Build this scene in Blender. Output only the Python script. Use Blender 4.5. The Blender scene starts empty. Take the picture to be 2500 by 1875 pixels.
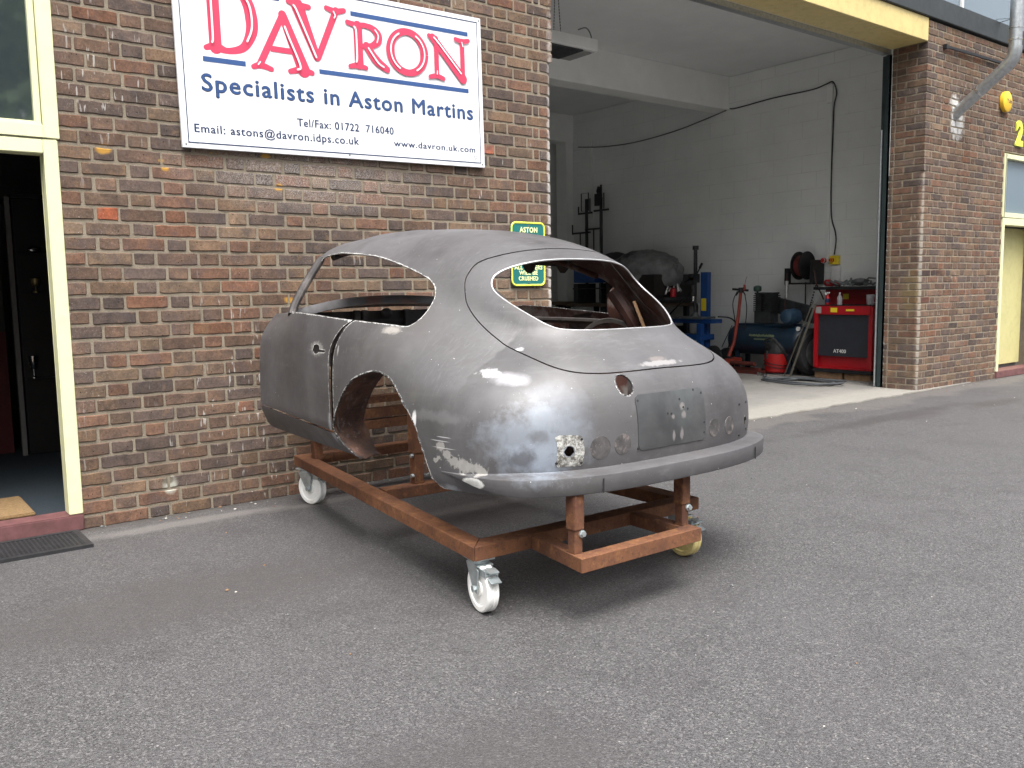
import bpy, bmesh, math, random
import numpy as np
from mathutils import Vector, Matrix
random.seed(7); rng=np.random.default_rng(7)
R=math.radians; PI=math.pi
S=bpy.context.scene; COL=S.collection

# ------------------------------------------------------------------ camera
CAMP=np.array([-4.13334,-4.81782,1.19220]); FPX=2125.0; YAW,PIT,ROL=0.660155,0.108127,-0.0155097
fw=np.array([math.sin(YAW)*math.cos(PIT),math.cos(YAW)*math.cos(PIT),-math.sin(PIT)])
r0=np.array([math.cos(YAW),-math.sin(YAW),0.0]); u0=np.cross(r0,fw)
rt=math.cos(ROL)*r0+math.sin(ROL)*u0; up=-math.sin(ROL)*r0+math.cos(ROL)*u0
cam=bpy.data.cameras.new('camera'); co=bpy.data.objects.new('camera',cam); COL.objects.link(co)
cam.sensor_width=36; cam.lens=36*FPX/2500; cam.clip_start=.05; cam.clip_end=400
m=Matrix(((rt[0],up[0],-fw[0],CAMP[0]),(rt[1],up[1],-fw[1],CAMP[1]),(rt[2],up[2],-fw[2],CAMP[2]),(0,0,0,1)))
co.matrix_world=m; S.camera=co
S.render.resolution_x=1024; S.render.resolution_y=768

# ------------------------------------------------------------------ sky, sun, exposure
SUN_EL=R(64); SUN_AZ=R(205)     # bright overcast: broad soft sun from behind the camera
W=bpy.data.worlds.new('World'); S.world=W; W.use_nodes=True; nt=W.node_tree
bg=nt.nodes['Background']; sky=nt.nodes.new('ShaderNodeTexSky'); sky.sky_type='NISHITA'; sky.sun_disc=False
sky.sun_elevation=SUN_EL; sky.sun_rotation=SUN_AZ; sky.air_density=1.0; sky.dust_density=6.0; sky.ozone_density=1.0
hs=nt.nodes.new('ShaderNodeHueSaturation'); hs.inputs['Saturation'].default_value=.22
nt.links.new(sky.outputs[0],hs.inputs['Color'])
tc=nt.nodes.new('ShaderNodeTexCoord'); sp_=nt.nodes.new('ShaderNodeSeparateXYZ'); nt.links.new(tc.outputs['Generated'],sp_.inputs[0])   # cloud cover: brighter overhead than at the horizon
mr=nt.nodes.new('ShaderNodeMapRange'); mr.inputs['From Min'].default_value=0; mr.inputs['From Max'].default_value=1; mr.inputs['To Min'].default_value=.42; mr.inputs['To Max'].default_value=1.9
nt.links.new(sp_.outputs[2],mr.inputs['Value']); vm=nt.nodes.new('ShaderNodeVectorMath'); vm.operation='SCALE'; nt.links.new(hs.outputs[0],vm.inputs[0]); nt.links.new(mr.outputs[0],vm.inputs['Scale']); nt.links.new(vm.outputs[0],bg.inputs[0]); bg.inputs[1].default_value=.145
sl=bpy.data.lights.new('sun','SUN'); sl.energy=0.5; sl.angle=R(30); sl.color=(1,.97,.92)
so=bpy.data.objects.new('sun',sl); COL.objects.link(so)
sd=Vector((math.sin(SUN_AZ)*math.cos(SUN_EL),math.cos(SUN_AZ)*math.cos(SUN_EL),math.sin(SUN_EL)))
so.rotation_euler=sd.to_track_quat('Z','Y').to_euler(); so.location=(0,-20,20)
S.view_settings.view_transform='Standard'; S.view_settings.look='None'; S.view_settings.gamma=1
S.view_settings.exposure=1.2
S.cycles.max_bounces=8; S.cycles.diffuse_bounces=5

# ------------------------------------------------------------------ materials
def L3(c): return (c[0],c[1],c[2],1)
class NT:
    def __init__(s,name):
        s.m=bpy.data.materials.new(name); s.m.use_nodes=True; s.t=s.m.node_tree; s.b=s.t.nodes['Principled BSDF']
        s.pos=s.t.nodes.new('ShaderNodeNewGeometry').outputs['Position']
    def n(s,ty,ins={},**kw):
        nd=s.t.nodes.new('ShaderNode'+ty)
        for k,v in kw.items(): setattr(nd,k,v)
        for k,v in ins.items():
            if hasattr(v,'is_output') or isinstance(v,bpy.types.NodeSocket): s.t.links.new(v,nd.inputs[k])
            else: nd.inputs[k].default_value=v
        return nd
    def math(s,op,a,b=0,c=None,clamp=False):
        d={0:a,1:b}
        if c is not None: d[2]=c
        return s.n('Math',d,operation=op,use_clamp=clamp).outputs[0]
    def noise(s,scale,detail=3,rough=.55,vec=None,dist=0):
        return s.n('TexNoise',{'Vector':vec or s.pos,'Scale':scale,'Detail':detail,'Roughness':rough,'Distortion':dist}).outputs['Fac']
    def ramp(s,f,a,b): # linear map a..b -> 0..1
        return s.n('MapRange',{'Value':f,'From Min':a,'From Max':b}).outputs[0]
    def mix(s,f,a,b,blend='MIX'):
        nd=s.t.nodes.new('ShaderNodeMix'); nd.data_type='RGBA'; nd.blend_type=blend
        for i,v in ((0,f),(6,a),(7,b)):
            if isinstance(v,bpy.types.NodeSocket): s.t.links.new(v,nd.inputs[i])
            else: nd.inputs[i].default_value=L3(v) if i>0 else v
        return nd.outputs[2]
    def set(s,k,v):
        if isinstance(v,bpy.types.NodeSocket): s.t.links.new(v,s.b.inputs[k])
        else: s.b.inputs[k].default_value=L3(v) if k in('Base Color','Emission Color') else v
    def bump(s,h,strength=.3,dist=.01,nrm=None):
        d={'Height':h,'Strength':strength,'Distance':dist}
        if nrm is not None: d['Normal']=nrm
        o=s.n('Bump',d).outputs[0]; s.t.links.new(o,s.b.inputs['Normal']); return o
def mat(name,c,rough=.6,metal=0,var=.18,vs=9,bump=.0,bs=60,spec=.5,c2=None,grime=0,gs=3):
    k=NT(name); base=c
    f=k.noise(vs,5,.6)
    dark=tuple(x*(1-var) for x in c); lite=tuple(min(1,x*(1+var)) for x in c)
    col=k.mix(k.ramp(f,.3,.7),dark,lite)
    if c2 is not None: col=k.mix(k.ramp(k.noise(gs,6,.65),.52,.62),col,c2)
    if grime: col=k.mix(k.math('MULTIPLY',k.ramp(k.noise(gs*4,6,.7),.5,.75),grime,clamp=True),col,(.03,.026,.02))
    k.set('Base Color',col); k.set('Metallic',metal); k.set('Specular IOR Level',spec)
    k.set('Roughness',k.n('MapRange',{'Value':k.noise(vs*3,4),'From Min':.3,'From Max':.7,'To Min':max(.03,rough-.07),'To Max':min(1,rough+.07)}).outputs[0])
    if bump: k.bump(k.noise(bs,4),bump,.004)
    return k.m

# ------------------------------------------------------------------ mesh helpers
class MB:
    def __init__(s): s.v=[];s.f=[];s.m=[];s.T=None;s.uv=None
    def add(s,vs,fs,mi=0):
        o=len(s.v)
        for p in vs:
            p=Vector(p)
            if s.T is not None: p=s.T@p
            s.v.append(p)
        for f in fs: s.f.append(tuple(i+o for i in f)); s.m.append(mi)
        return s
    def box(s,x0,x1,y0,y1,z0,z1,mi=0):
        vs=[(x,y,z) for x in(x0,x1) for y in(y0,y1) for z in(z0,z1)]
        return s.add(vs,[(0,1,3,2),(4,6,7,5),(0,4,5,1),(2,3,7,6),(0,2,6,4),(1,5,7,3)],mi)
    def beam(s,a,b,w,h,mi=0,upv=(0,0,1)):
        a=Vector(a);b=Vector(b);d=(b-a).normalized();u=Vector(upv); sx=d.cross(u)
        if sx.length<1e-4: sx=d.cross(Vector((1,0,0)))
        sx.normalize(); sz=sx.cross(d).normalized()
        vs=[p+sx*(i*w/2)+sz*(j*h/2) for p in(a,b) for i in(-1,1) for j in(-1,1)]
        return s.add(vs,[(0,1,3,2),(4,6,7,5),(0,4,5,1),(2,3,7,6),(0,2,6,4),(1,5,7,3)],mi)
    def ring(s,c,ax,r,n,ph=0):
        ax=Vector(ax).normalized(); t=Vector((0,0,1)) if abs(ax.z)<.9 else Vector((1,0,0))
        a=ax.cross(t).normalized(); b=ax.cross(a)
        return [Vector(c)+a*(r*math.cos(2*PI*i/n+ph))+b*(r*math.sin(2*PI*i/n+ph)) for i in range(n)]
    def lathe(s,prof,base,ax=(0,0,1),n=20,mi=0,cap=True):
        ax=Vector(ax).normalized(); vs=[];fs=[]
        for r,h in prof: vs+=s.ring(Vector(base)+ax*h,ax,max(r,1e-4),n)
        for k in range(len(prof)-1):
            for i in range(n):
                j=(i+1)%n; fs.append((k*n+i,k*n+j,(k+1)*n+j,(k+1)*n+i))
        if cap: fs.append(tuple(range(n))[::-1]); fs.append(tuple(range((len(prof)-1)*n,len(prof)*n)))
        return s.add(vs,fs,mi)
    def cyl(s,a,b,r,r2=None,n=16,mi=0):
        a=Vector(a);b=Vector(b); return s.lathe([(r,0),(r if r2 is None else r2,(b-a).length)],a,b-a,n,mi)
    def tube(s,pts,r,n=8,mi=0,closed=False):
        P=[Vector(p) for p in pts]; N=len(P); vs=[];fs=[]
        t=(P[1]-P[0]).normalized(); ref=Vector((0,0,1)) if abs(t.z)<.9 else Vector((1,0,0)); a=t.cross(ref).normalized()
        for i,p in enumerate(P):
            if closed: d=(P[(i+1)%N]-P[i-1])
            else: d=(P[min(i+1,N-1)]-P[max(i-1,0)])
            if d.length<1e-9: d=t
            d.normalize(); a=(a-d*a.dot(d)); 
            if a.length<1e-6: a=d.cross(Vector((.3,.5,.8)))
            a.normalize(); b=d.cross(a); t=d
            rr=r[i] if isinstance(r,(list,tuple)) else r
            vs+=[p+a*(rr*math.cos(2*PI*k/n))+b*(rr*math.sin(2*PI*k/n)) for k in range(n)]
        for i in range(N if closed else N-1):
            q=(i+1)%N
            for k in range(n):
                j=(k+1)%n; fs.append((i*n+k,i*n+j,q*n+j,q*n+k))
        if not closed: fs.append(tuple(range(n))[::-1]); fs.append(tuple(range((N-1)*n,N*n)))
        return s.add(vs,fs,mi)
    def prism(s,poly,vec,mi=0):
        n=len(poly); v=Vector(vec); vs=[Vector(p) for p in poly]+[Vector(p)+v for p in poly]
        fs=[tuple(range(n))[::-1],tuple(range(n,2*n))]+[(i,(i+1)%n,n+(i+1)%n,n+i) for i in range(n)]
        return s.add(vs,fs,mi)
    def ball(s,c,r,n=14,mi=0,fn=None):
        r=r if isinstance(r,(tuple,list)) else (r,r,r); vs=[];fs=[];m_=n//2
        for j in range(m_+1):
            th=PI*j/m_
            for i in range(n):
                ph=2*PI*i/n; d=Vector((math.sin(th)*math.cos(ph),math.sin(th)*math.sin(ph),math.cos(th)))
                k=fn(d) if fn else 1
                vs.append((c[0]+r[0]*d.x*k,c[1]+r[1]*d.y*k,c[2]+r[2]*d.z*k))
        for j in range(m_):
            for i in range(n):
                q=(i+1)%n; fs.append((j*n+i,(j+1)*n+i,(j+1)*n+q,j*n+q))
        return s.add(vs,fs,mi)
    def build(s,name,mats,parent=None,bevel=0,smooth=35,seg=2):
        off=Vector(ROOT.get(parent.name,(0,0,0))) if parent else Vector((0,0,0))
        me=bpy.data.meshes.new(name); me.from_pydata([tuple(Vector(p)-off) for p in s.v],[],s.f)
        if not isinstance(mats,(list,tuple)): mats=[mats]
        for a in mats: me.materials.append(a)
        me.polygons.foreach_set('material_index',s.m)
        bm=bmesh.new(); bm.from_mesh(me)
        bmesh.ops.remove_doubles(bm,verts=bm.verts,dist=1e-6)
        bmesh.ops.recalc_face_normals(bm,faces=bm.faces)
        if bevel:
            es=[e for e in bm.edges if len(e.link_faces)==2 and e.calc_face_angle(0)>R(30)]
            bmesh.ops.bevel(bm,geom=es,offset=bevel,segments=seg,affect='EDGES',clamp_overlap=True)
        bm.to_mesh(me); bm.free()
        if smooth: me.shade_smooth(); me.set_sharp_from_angle(angle=R(smooth))
        o=bpy.data.objects.new(name,me); COL.objects.link(o)
        if parent: o.parent=parent; ROOT[o.name]=tuple(off)
        return o
ROOT={}
def thing(name,label,cat,loc=(0,0,0),group=None):
    o=bpy.data.objects.new(name,None); o.empty_display_size=.1; COL.objects.link(o); o.location=loc
    o['label']=label; o['category']=cat
    if group: o['group']=group
    ROOT[o.name]=tuple(loc); return o
def tag(o,label,cat,group=None):
    o['label']=label; o['category']=cat
    if group: o['group']=group
    return o
def struct(o): o['kind']='structure'; return o
def lab(o,l): o['label']=l; return o
def crom(P,n=6,closed=True):
    P=np.array(P,float); N=len(P); out=[]
    for i in range(N if closed else N-1):
        g=(lambda k:P[k%N]) if closed else (lambda k:P[min(max(k,0),N-1)])
        a,b,c,d=g(i-1),g(i),g(i+1),g(i+2)
        for t in np.linspace(0,1,n,endpoint=False): out.append(.5*((2*b)+(-a+c)*t+(2*a-5*b+4*c-d)*t*t+(-a+3*b-3*c+d)*t**3))
    if not closed: out.append(P[-1])
    return np.array(out)
def text(s,size_h,x0,x1,base,fn,off=0.0,depth=.001,cap=None,mb=None,mi=0,spacing=1.0):
    """letters as real flat shapes: text laid from x0 to x1 on the line base, cap height size_h, mapped by fn(x,y,depth)"""
    cu=bpy.data.curves.new('tmp','FONT'); cu.body=s; cu.size=1; cu.offset=off; cu.extrude=.5; cu.space_character=spacing
    cu.resolution_u=3
    o=bpy.data.objects.new('tmp',cu); COL.objects.link(o)
    me=bpy.data.meshes.new_from_object(o.evaluated_get(bpy.context.evaluated_depsgraph_get()))
    v=np.array([q.co[:] for q in me.vertices]); fs=[tuple(p.vertices) for p in me.polygons]
    cu2=cu; bpy.data.objects.remove(o)
    xa,xb=v[:,0].min(),v[:,0].max(); H=CAPH
    X=x0+(v[:,0]-xa)/(xb-xa)*(x1-x0); Y=base+v[:,1]/H*size_h
    mb.add([fn(X[i],Y[i],depth*(v[i,2]+.5)) for i in range(len(v))],fs,mi)
    bpy.data.meshes.remove(me); bpy.data.curves.remove(cu)
    return mb
def _cap():
    cu=bpy.data.curves.new('tmp','FONT'); cu.body='H'; cu.size=1
    o=bpy.data.objects.new('tmp',cu); COL.objects.link(o)
    me=bpy.data.meshes.new_from_object(o.evaluated_get(bpy.context.evaluated_depsgraph_get()))
    h=max(q.co.y for q in me.vertices); bpy.data.objects.remove(o); bpy.data.meshes.remove(me); bpy.data.curves.remove(cu); return h
CAPH=_cap()
def blob(k,c,r,amp=.5,sc=14,soft=.12):
    v=k.n('VectorMath',{0:k.pos,1:tuple(c)},operation='SUBTRACT').outputs[0]
    v=k.n('VectorMath',{0:v,1:tuple(r)},operation='DIVIDE').outputs[0]
    d=k.n('VectorMath',{0:v},operation='LENGTH').outputs['Value']
    nn=k.math('MULTIPLY',k.math('SUBTRACT',k.noise(sc,5,.65),.5),amp*2)
    e=k.math('ADD',d,nn)
    return k.n('MapRange',{'Value':e,'From Min':1+soft,'From Max':1-soft}).outputs[0]
def speck(k,scale,size,keep=.5,sc2=3):
    """small irregular chips: voronoi cells, a share of them kept"""
    v=k.n('TexVoronoi',{'Vector':k.pos,'Scale':scale,'Randomness':1.0})
    a=k.n('MapRange',{'Value':v.outputs['Distance'],'From Min':size,'From Max':size*.5}).outputs[0]
    sep=k.n('SeparateColor',{'Color':v.outputs['Color']}).outputs[0]
    b=k.math('GREATER_THAN',sep,1-keep); return k.math('MULTIPLY',a,b)

# --- asphalt
k=NT('asphalt')
v=k.n('TexVoronoi',{'Vector':k.pos,'Scale':210.0}); g=k.n('SeparateColor',{'Color':v.outputs['Color']}).outputs[0]
v2=k.n('TexVoronoi',{'Vector':k.pos,'Scale':175.0}); g2=k.n('SeparateColor',{'Color':v2.outputs['Color']}).outputs[1]
c=k.mix(g,(.045,.043,.044),(.098,.095,.097))
c=k.mix(k.math('MULTIPLY',k.math('GREATER_THAN',g2,.91),.55),c,(.185,.178,.172))
c=k.mix(k.math('MULTIPLY',k.math('LESS_THAN',g2,.2),.6),c,(.022,.02,.021))
c=k.mix(k.math('MULTIPLY',speck(k,26,.10,.12),.8),c,(.42,.40,.37))
big=k.ramp(k.noise(.8,5,.6),.35,.68); c=k.mix(k.math('MULTIPLY',big,.3),c,(.082,.077,.080),'MIX')
c=k.mix(k.math('MULTIPLY',k.ramp(k.noise(2.2,6,.7,dist=.6),.5,.72),.35),c,(.030,.027,.028))
sx=k.n('SeparateXYZ',{0:k.pos})
# weathered pale strip of tarmac along the buildings
edge=k.math('ADD',sx.outputs[1],k.math('MULTIPLY',k.math('SUBTRACT',k.noise(1.6,5,.65),.5),1.1))
st=k.n('MapRange',{'Value':edge,'From Min':-.42,'From Max':-.30}).outputs[0]
sxx=k.n('MapRange',{'Value':sx.outputs[0],'From Min':.6,'From Max':2.0,'To Min':.25,'To Max':1}).outputs[0]
c=k.mix(k.math('MULTIPLY',k.math('MULTIPLY',st,sxx),.55),c,(.125,.115,.105))
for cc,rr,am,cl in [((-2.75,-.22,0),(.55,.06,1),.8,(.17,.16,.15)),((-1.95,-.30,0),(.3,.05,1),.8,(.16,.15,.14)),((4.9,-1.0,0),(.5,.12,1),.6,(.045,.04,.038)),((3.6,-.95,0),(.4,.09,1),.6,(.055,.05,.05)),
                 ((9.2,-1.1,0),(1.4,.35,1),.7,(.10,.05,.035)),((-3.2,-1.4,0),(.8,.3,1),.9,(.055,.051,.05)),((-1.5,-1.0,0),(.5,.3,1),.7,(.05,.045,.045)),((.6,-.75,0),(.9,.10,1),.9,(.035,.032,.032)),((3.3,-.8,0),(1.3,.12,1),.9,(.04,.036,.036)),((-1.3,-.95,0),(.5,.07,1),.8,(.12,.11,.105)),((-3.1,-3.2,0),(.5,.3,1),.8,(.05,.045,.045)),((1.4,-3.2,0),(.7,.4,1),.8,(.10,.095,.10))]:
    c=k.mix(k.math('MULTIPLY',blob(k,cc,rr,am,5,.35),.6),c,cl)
# hairline cracks and a patch joint, dirt along the wall foot
cr=k.n('TexVoronoi',{'Vector':k.n('VectorMath',{0:k.pos,1:k.n('VectorMath',{0:k.n('TexNoise',{'Vector':k.pos,'Scale':1.5,'Detail':6.0}).outputs['Color'],'Scale':.6},operation='SCALE').outputs[0]},operation='ADD').outputs[0],'Scale':.42},feature='DISTANCE_TO_EDGE').outputs['Distance']
cm=k.math('MULTIPLY',k.n('MapRange',{'Value':cr,'From Min':.0028,'From Max':.0010}).outputs[0],k.ramp(k.noise(.9,3),.50,.60)); c=k.mix(k.math('MULTIPLY',cm,.0),c,(.02,.018,.018))
dr_=k.n('MapRange',{'Value':k.math('ADD',sx.outputs[1],k.math('MULTIPLY',k.noise(6,5,.7),.09)),'From Min':-.06,'From Max':.03}).outputs[0]; c=k.mix(k.math('MULTIPLY',dr_,.55),c,(.045,.038,.03))
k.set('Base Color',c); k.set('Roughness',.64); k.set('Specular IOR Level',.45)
h=k.math('ADD',k.math('MULTIPLY',v.outputs['Distance'],-.5),k.math('MULTIPLY',k.noise(90,4),.6)); k.bump(h,.8,.006)
M_ASPH=k.m
# --- concrete floor of the workshop
k=NT('concrete')
c=k.mix(k.ramp(k.noise(1.5,6,.6),.35,.65),(.155,.15,.138),(.22,.21,.195)); c=k.mix(k.math('MULTIPLY',k.ramp(k.noise(7,6,.7),.55,.7),.5),c,(.10,.095,.088))
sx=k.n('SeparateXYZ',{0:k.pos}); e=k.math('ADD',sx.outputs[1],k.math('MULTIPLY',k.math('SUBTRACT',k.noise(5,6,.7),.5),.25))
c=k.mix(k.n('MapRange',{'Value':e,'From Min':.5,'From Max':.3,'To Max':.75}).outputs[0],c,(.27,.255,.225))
c=k.mix(k.math('MULTIPLY',k.ramp(k.noise(30,4),.5,.7),.3),c,(.12,.115,.105)); k.set('Base Color',c); k.set('Roughness',.62); k.bump(k.noise(60,5),.3,.004); M_CONC=k.m
# --- bricks and mortar
k=NT('brick'); at=k.n('Attribute',attribute_name='col').outputs['Color']
n1=k.ramp(k.noise(13,4,.6),.3,.7); n2=k.ramp(k.noise(95,5,.7),.3,.72)
c=k.mix(.8,at,k.mix(n1,(.60,.60,.64),(1.35,1.22,1.12)),'MULTIPLY'); c=k.mix(.75,c,k.mix(n2,(.55,.55,.55),(1.4,1.4,1.4)),'MULTIPLY')
c=k.mix(k.math('MULTIPLY',k.ramp(k.noise(8,4,.6),.50,.66),.5),c,(.085,.070,.070)); c=k.mix(k.math('MULTIPLY',k.ramp(k.noise(10,3,.6,dist=.8),.60,.70),.35),c,(.24,.15,.085))
c=k.mix(k.math('MULTIPLY',speck(k,48,.20,.24),.9),c,(.016,.012,.011))
dens=k.ramp(k.noise(1.7,3),.42,.62); wsp=k.math('MULTIPLY',k.ramp(k.noise(120,6,.8),.60,.68),dens)
hz=blob(k,(-1.85,0,1.86),(.62,.06,.16),.5,9,.5); w2=k.math('MULTIPLY',k.ramp(k.noise(150,6,.85),.47,.60),hz); c=k.mix(k.math('MULTIPLY',wsp,.75),c,(.55,.53,.50)); c=k.mix(k.math('MULTIPLY',w2,.6),c,(.50,.48,.45))
tx=k.n('Mapping',{'Vector':k.pos,'Scale':(60,60,9)}).outputs[0]; run=k.math('MULTIPLY',k.ramp(k.noise(1.0,2,.5,vec=tx),.66,.70),k.ramp(k.noise(1.1,3),.5,.6)); c=k.mix(k.math('MULTIPLY',run,.6),c,(.48,.47,.44))
def wallpt(px,py):
    d=fw+(px-1250)/FPX*rt-(py-937.5)/FPX*up; return tuple(CAMP+d*(-CAMP[1]/d[1]))
lich=[(wallpt(a,b_),(.022*s_,.05,.014*s_),(.46,.25,.05),.85) for a,b_,s_ in ((250,364,1.5),(393,392,.7),(402,412,.9),(521,377,.9),(648,381,1.2),(681,458,1.5),(704,731,1.2))]+[(wallpt(417,1184),(.034,.06,.045),(.42,.42,.36),.95),(wallpt(412,1172),(.03,.06,.02),(.10,.08,.06),.8)]
for cc,rr,cl,f in lich+[
                 ((5.98,0,2.98),(.14,.05,.18),(.62,.62,.60),.8),((5.9,0,3.18),(.09,.05,.08),(.62,.62,.60),.7),((5.45,0,1.3),(.3,.05,.035),(.03,.028,.03),.75),
                 ((-.02,0,1.4),(.03,.06,1.5),(.60,.58,.55),.6),((5.29,0,1.2),(.016,.05,1.3),(.42,.41,.36),.45),((5.27,.1,1.1),(.05,.10,.22),(.20,.16,.06),.35)]:
    c=k.mix(k.math('MULTIPLY',blob(k,cc,rr,.7,16,.3),f),c,cl)
k.set('Base Color',c); k.set('Roughness',.95); k.set('Specular IOR Level',.08)
k.bump(k.math('ADD',k.noise(70,6,.7),k.math('MULTIPLY',k.noise(250,3),.5)),.6,.005); M_BRICK=k.m
k=NT('mortar'); c=k.mix(k.ramp(k.noise(9,5,.6),.3,.7),(.195,.163,.122),(.285,.242,.182)); c=k.mix(k.math('MULTIPLY',k.ramp(k.noise(150,4,.7),.5,.7),.5),c,(.42,.38,.31))
c=k.mix(k.math('MULTIPLY',k.ramp(k.noise(25,5,.7),.6,.72),.5),c,(.10,.085,.07)); k.set('Base Color',c); k.set('Roughness',.95); k.set('Specular IOR Level',.15); k.bump(k.noise(130,6,.75),.9,.008); M_MORT=k.m
# --- painted block wall of the workshop: blocks 450 x 225 mm drawn by the joints
def blockwall(name,axis):
    k=NT(name); sx=k.n('SeparateXYZ',{0:k.pos}); a=sx.outputs[axis]; z=sx.outputs[2]
    jit=k.math('MULTIPLY',k.math('SUBTRACT',k.noise(7,4),.5),.012)
    zz=k.math('DIVIDE',k.math('ADD',z,jit),.225); row=k.math('FLOOR',zz); fz=k.math('FRACT',zz)
    off=k.math('MULTIPLY',k.math('FRACT',k.math('MULTIPLY',row,.5)),1.0)
    ff=k.math('FRACT',k.math('ADD',k.math('DIVIDE',k.math('ADD',a,jit),.45),off))
    ez=k.math('MULTIPLY',k.math('MINIMUM',fz,k.math('SUBTRACT',1,fz)),.225); ea=k.math('MULTIPLY',k.math('MINIMUM',ff,k.math('SUBTRACT',1,ff)),.45)
    e=k.math('MINIMUM',ez,ea); e=k.math('ADD',e,k.math('MULTIPLY',k.math('SUBTRACT',k.noise(40,5,.7),.45),.006))
    joint=k.n('MapRange',{'Value':e,'From Min':.007,'From Max':.002}).outputs[0]
    c=k.mix(k.ramp(k.noise(1.2,5,.6),.35,.65),(.72,.735,.72),(.80,.81,.795)); c=k.mix(k.math('MULTIPLY',joint,k.math('MULTIPLY',k.ramp(k.noise(3,4),.35,.7),.6)),c,(.52,.52,.50))
    c=k.mix(k.math('MULTIPLY',speck(k,3.2,.035,.3),.9),c,(.06,.05,.05))
    low=k.n('MapRange',{'Value':z,'From Min':.5,'From Max':.0,'To Max':.5}).outputs[0]; c=k.mix(k.math('MULTIPLY',low,k.noise(5,4)),c,(.2,.19,.17))
    k.set('Base Color',c); k.set('Roughness',.7); k.set('Specular IOR Level',.3)
    k.bump(k.math('ADD',k.math('MULTIPLY',joint,-1),k.math('MULTIPLY',k.noise(45,5),.25)),.28,.004); return k.m
M_BLKX=blockwall('painted_block_side',1); M_BLKY=blockwall('painted_block_back',0)
M_CEIL=mat('ceiling_paint',(.74,.75,.75),.8,var=.05,vs=2,bump=.1,bs=20)
M_BEAM=mat('beam_paint',(.78,.79,.77),.75,var=.05,vs=3)
M_YEL=mat('yellow_paint',(.60,.48,.20),.4,var=.06,vs=4,grime=.25)
M_CREAM=mat('cream_paint',(.70,.70,.44),.38,var=.04,vs=5,grime=.12)
M_DOORY=mat('door_yellow',(.50,.46,.22),.4,var=.05,vs=4,grime=.15)
M_FASC=mat('fascia_dark',(.032,.038,.040),.55,var=.15,vs=4)
M_SILL=mat('sill_red',(.13,.055,.055),.6,var=.25,vs=14,grime=.4)
M_TRACK=mat('track_green',(.035,.05,.052),.45,metal=.4,var=.2)
M_GALV=mat('galvanised',(.45,.47,.48),.35,metal=.85,var=.2,vs=30)
M_ZINC=mat('zinc_fork',(.50,.55,.56),.38,metal=.75,var=.22,vs=22)
M_BLACK=mat('black_rubber',(.018,.018,.02),.6,var=.3,vs=20)
M_BLKM=mat('black_metal',(.02,.02,.022),.45,metal=.3,var=.3)
M_WHITE=mat('white_paint',(.72,.72,.70),.45,var=.04)
M_CHROME=mat('bright_steel',(.62,.62,.62),.22,metal=1,var=.1)
M_RED=mat('red_enamel',(.36,.008,.014),.35,var=.12,vs=6,grime=.25)
M_REDP=mat('red_plastic',(.45,.015,.015),.4,var=.08,vs=6,grime=.15)
M_ORED=mat('jack_red',(.22,.028,.015),.45,var=.3,grime=.4)
M_BLUE=mat('press_blue',(.012,.06,.22),.4,var=.15,grime=.3)
M_TANK=mat('compressor_blue',(.008,.024,.045),.4,var=.2,grime=.4)
M_DGRY=mat('dark_machine',(.035,.037,.04),.5,metal=.3,var=.35,vs=18)
M_GREY=mat('mid_machine',(.16,.17,.17),.5,metal=.5,var=.3,vs=18)
M_CLOTH=mat('dust_cover',(.15,.155,.155),.75,var=.35,vs=7,bump=.3,bs=14,c2=(.03,.03,.032),gs=2.6)
M_TYRE=mat('tyre',(.02,.02,.021),.75,var=.3,bump=.4,bs=120)
M_WOOD=mat('bench_wood',(.07,.045,.028),.7,var=.35,vs=8)
M_DARK=mat('dark_cabinet',(.012,.009,.008),.5,var=.3)
M_ROOM=mat('office_wall',(.22,.21,.20),.8,var=.08)
M_ROOMR=mat('office_red',(.10,.012,.015),.7,var=.1)
M_CARP=mat('office_carpet',(.012,.02,.027),.9,var=.25,vs=60,bump=.3,bs=200)
M_COIR=mat('coir',(.20,.125,.055),.95,var=.35,vs=90,bump=.8,bs=260)
M_YPL=mat('yellow_label',(.78,.60,.03),.45,var=.05)
M_SILVER=mat('silver_paint',(.45,.45,.44),.4,metal=.5,var=.15)
M_GREENB=mat('green_car_paint',(.004,.05,.035),.1,var=.1,spec=.8)
M_BROWNPAPER=mat('card_brown',(.25,.15,.08),.8,var=.2)
M_BARS=mat('olive_bar',(.07,.065,.05),.5,metal=.4,var=.3)
M_TIMB=mat('packing_timber',(.22,.13,.07),.75,var=.35,vs=9)
k=NT('window_glass'); k.set('Base Color',(.05,.065,.07)); k.set('Roughness',.04); k.set('Specular IOR Level',.9); k.b.inputs['IOR'].default_value=3.0; M_GLASS=k.m
k=NT('pale_glass'); k.set('Base Color',(.16,.21,.25)); k.set('Roughness',.08); k.b.inputs['IOR'].default_value=1.9; M_GLASS2=k.m
k=NT('clear_plastic'); k.set('Base Color',(.75,.75,.78)); k.set('Roughness',.15); k.set('Alpha',.42); M_CLEAR=k.m
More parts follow.
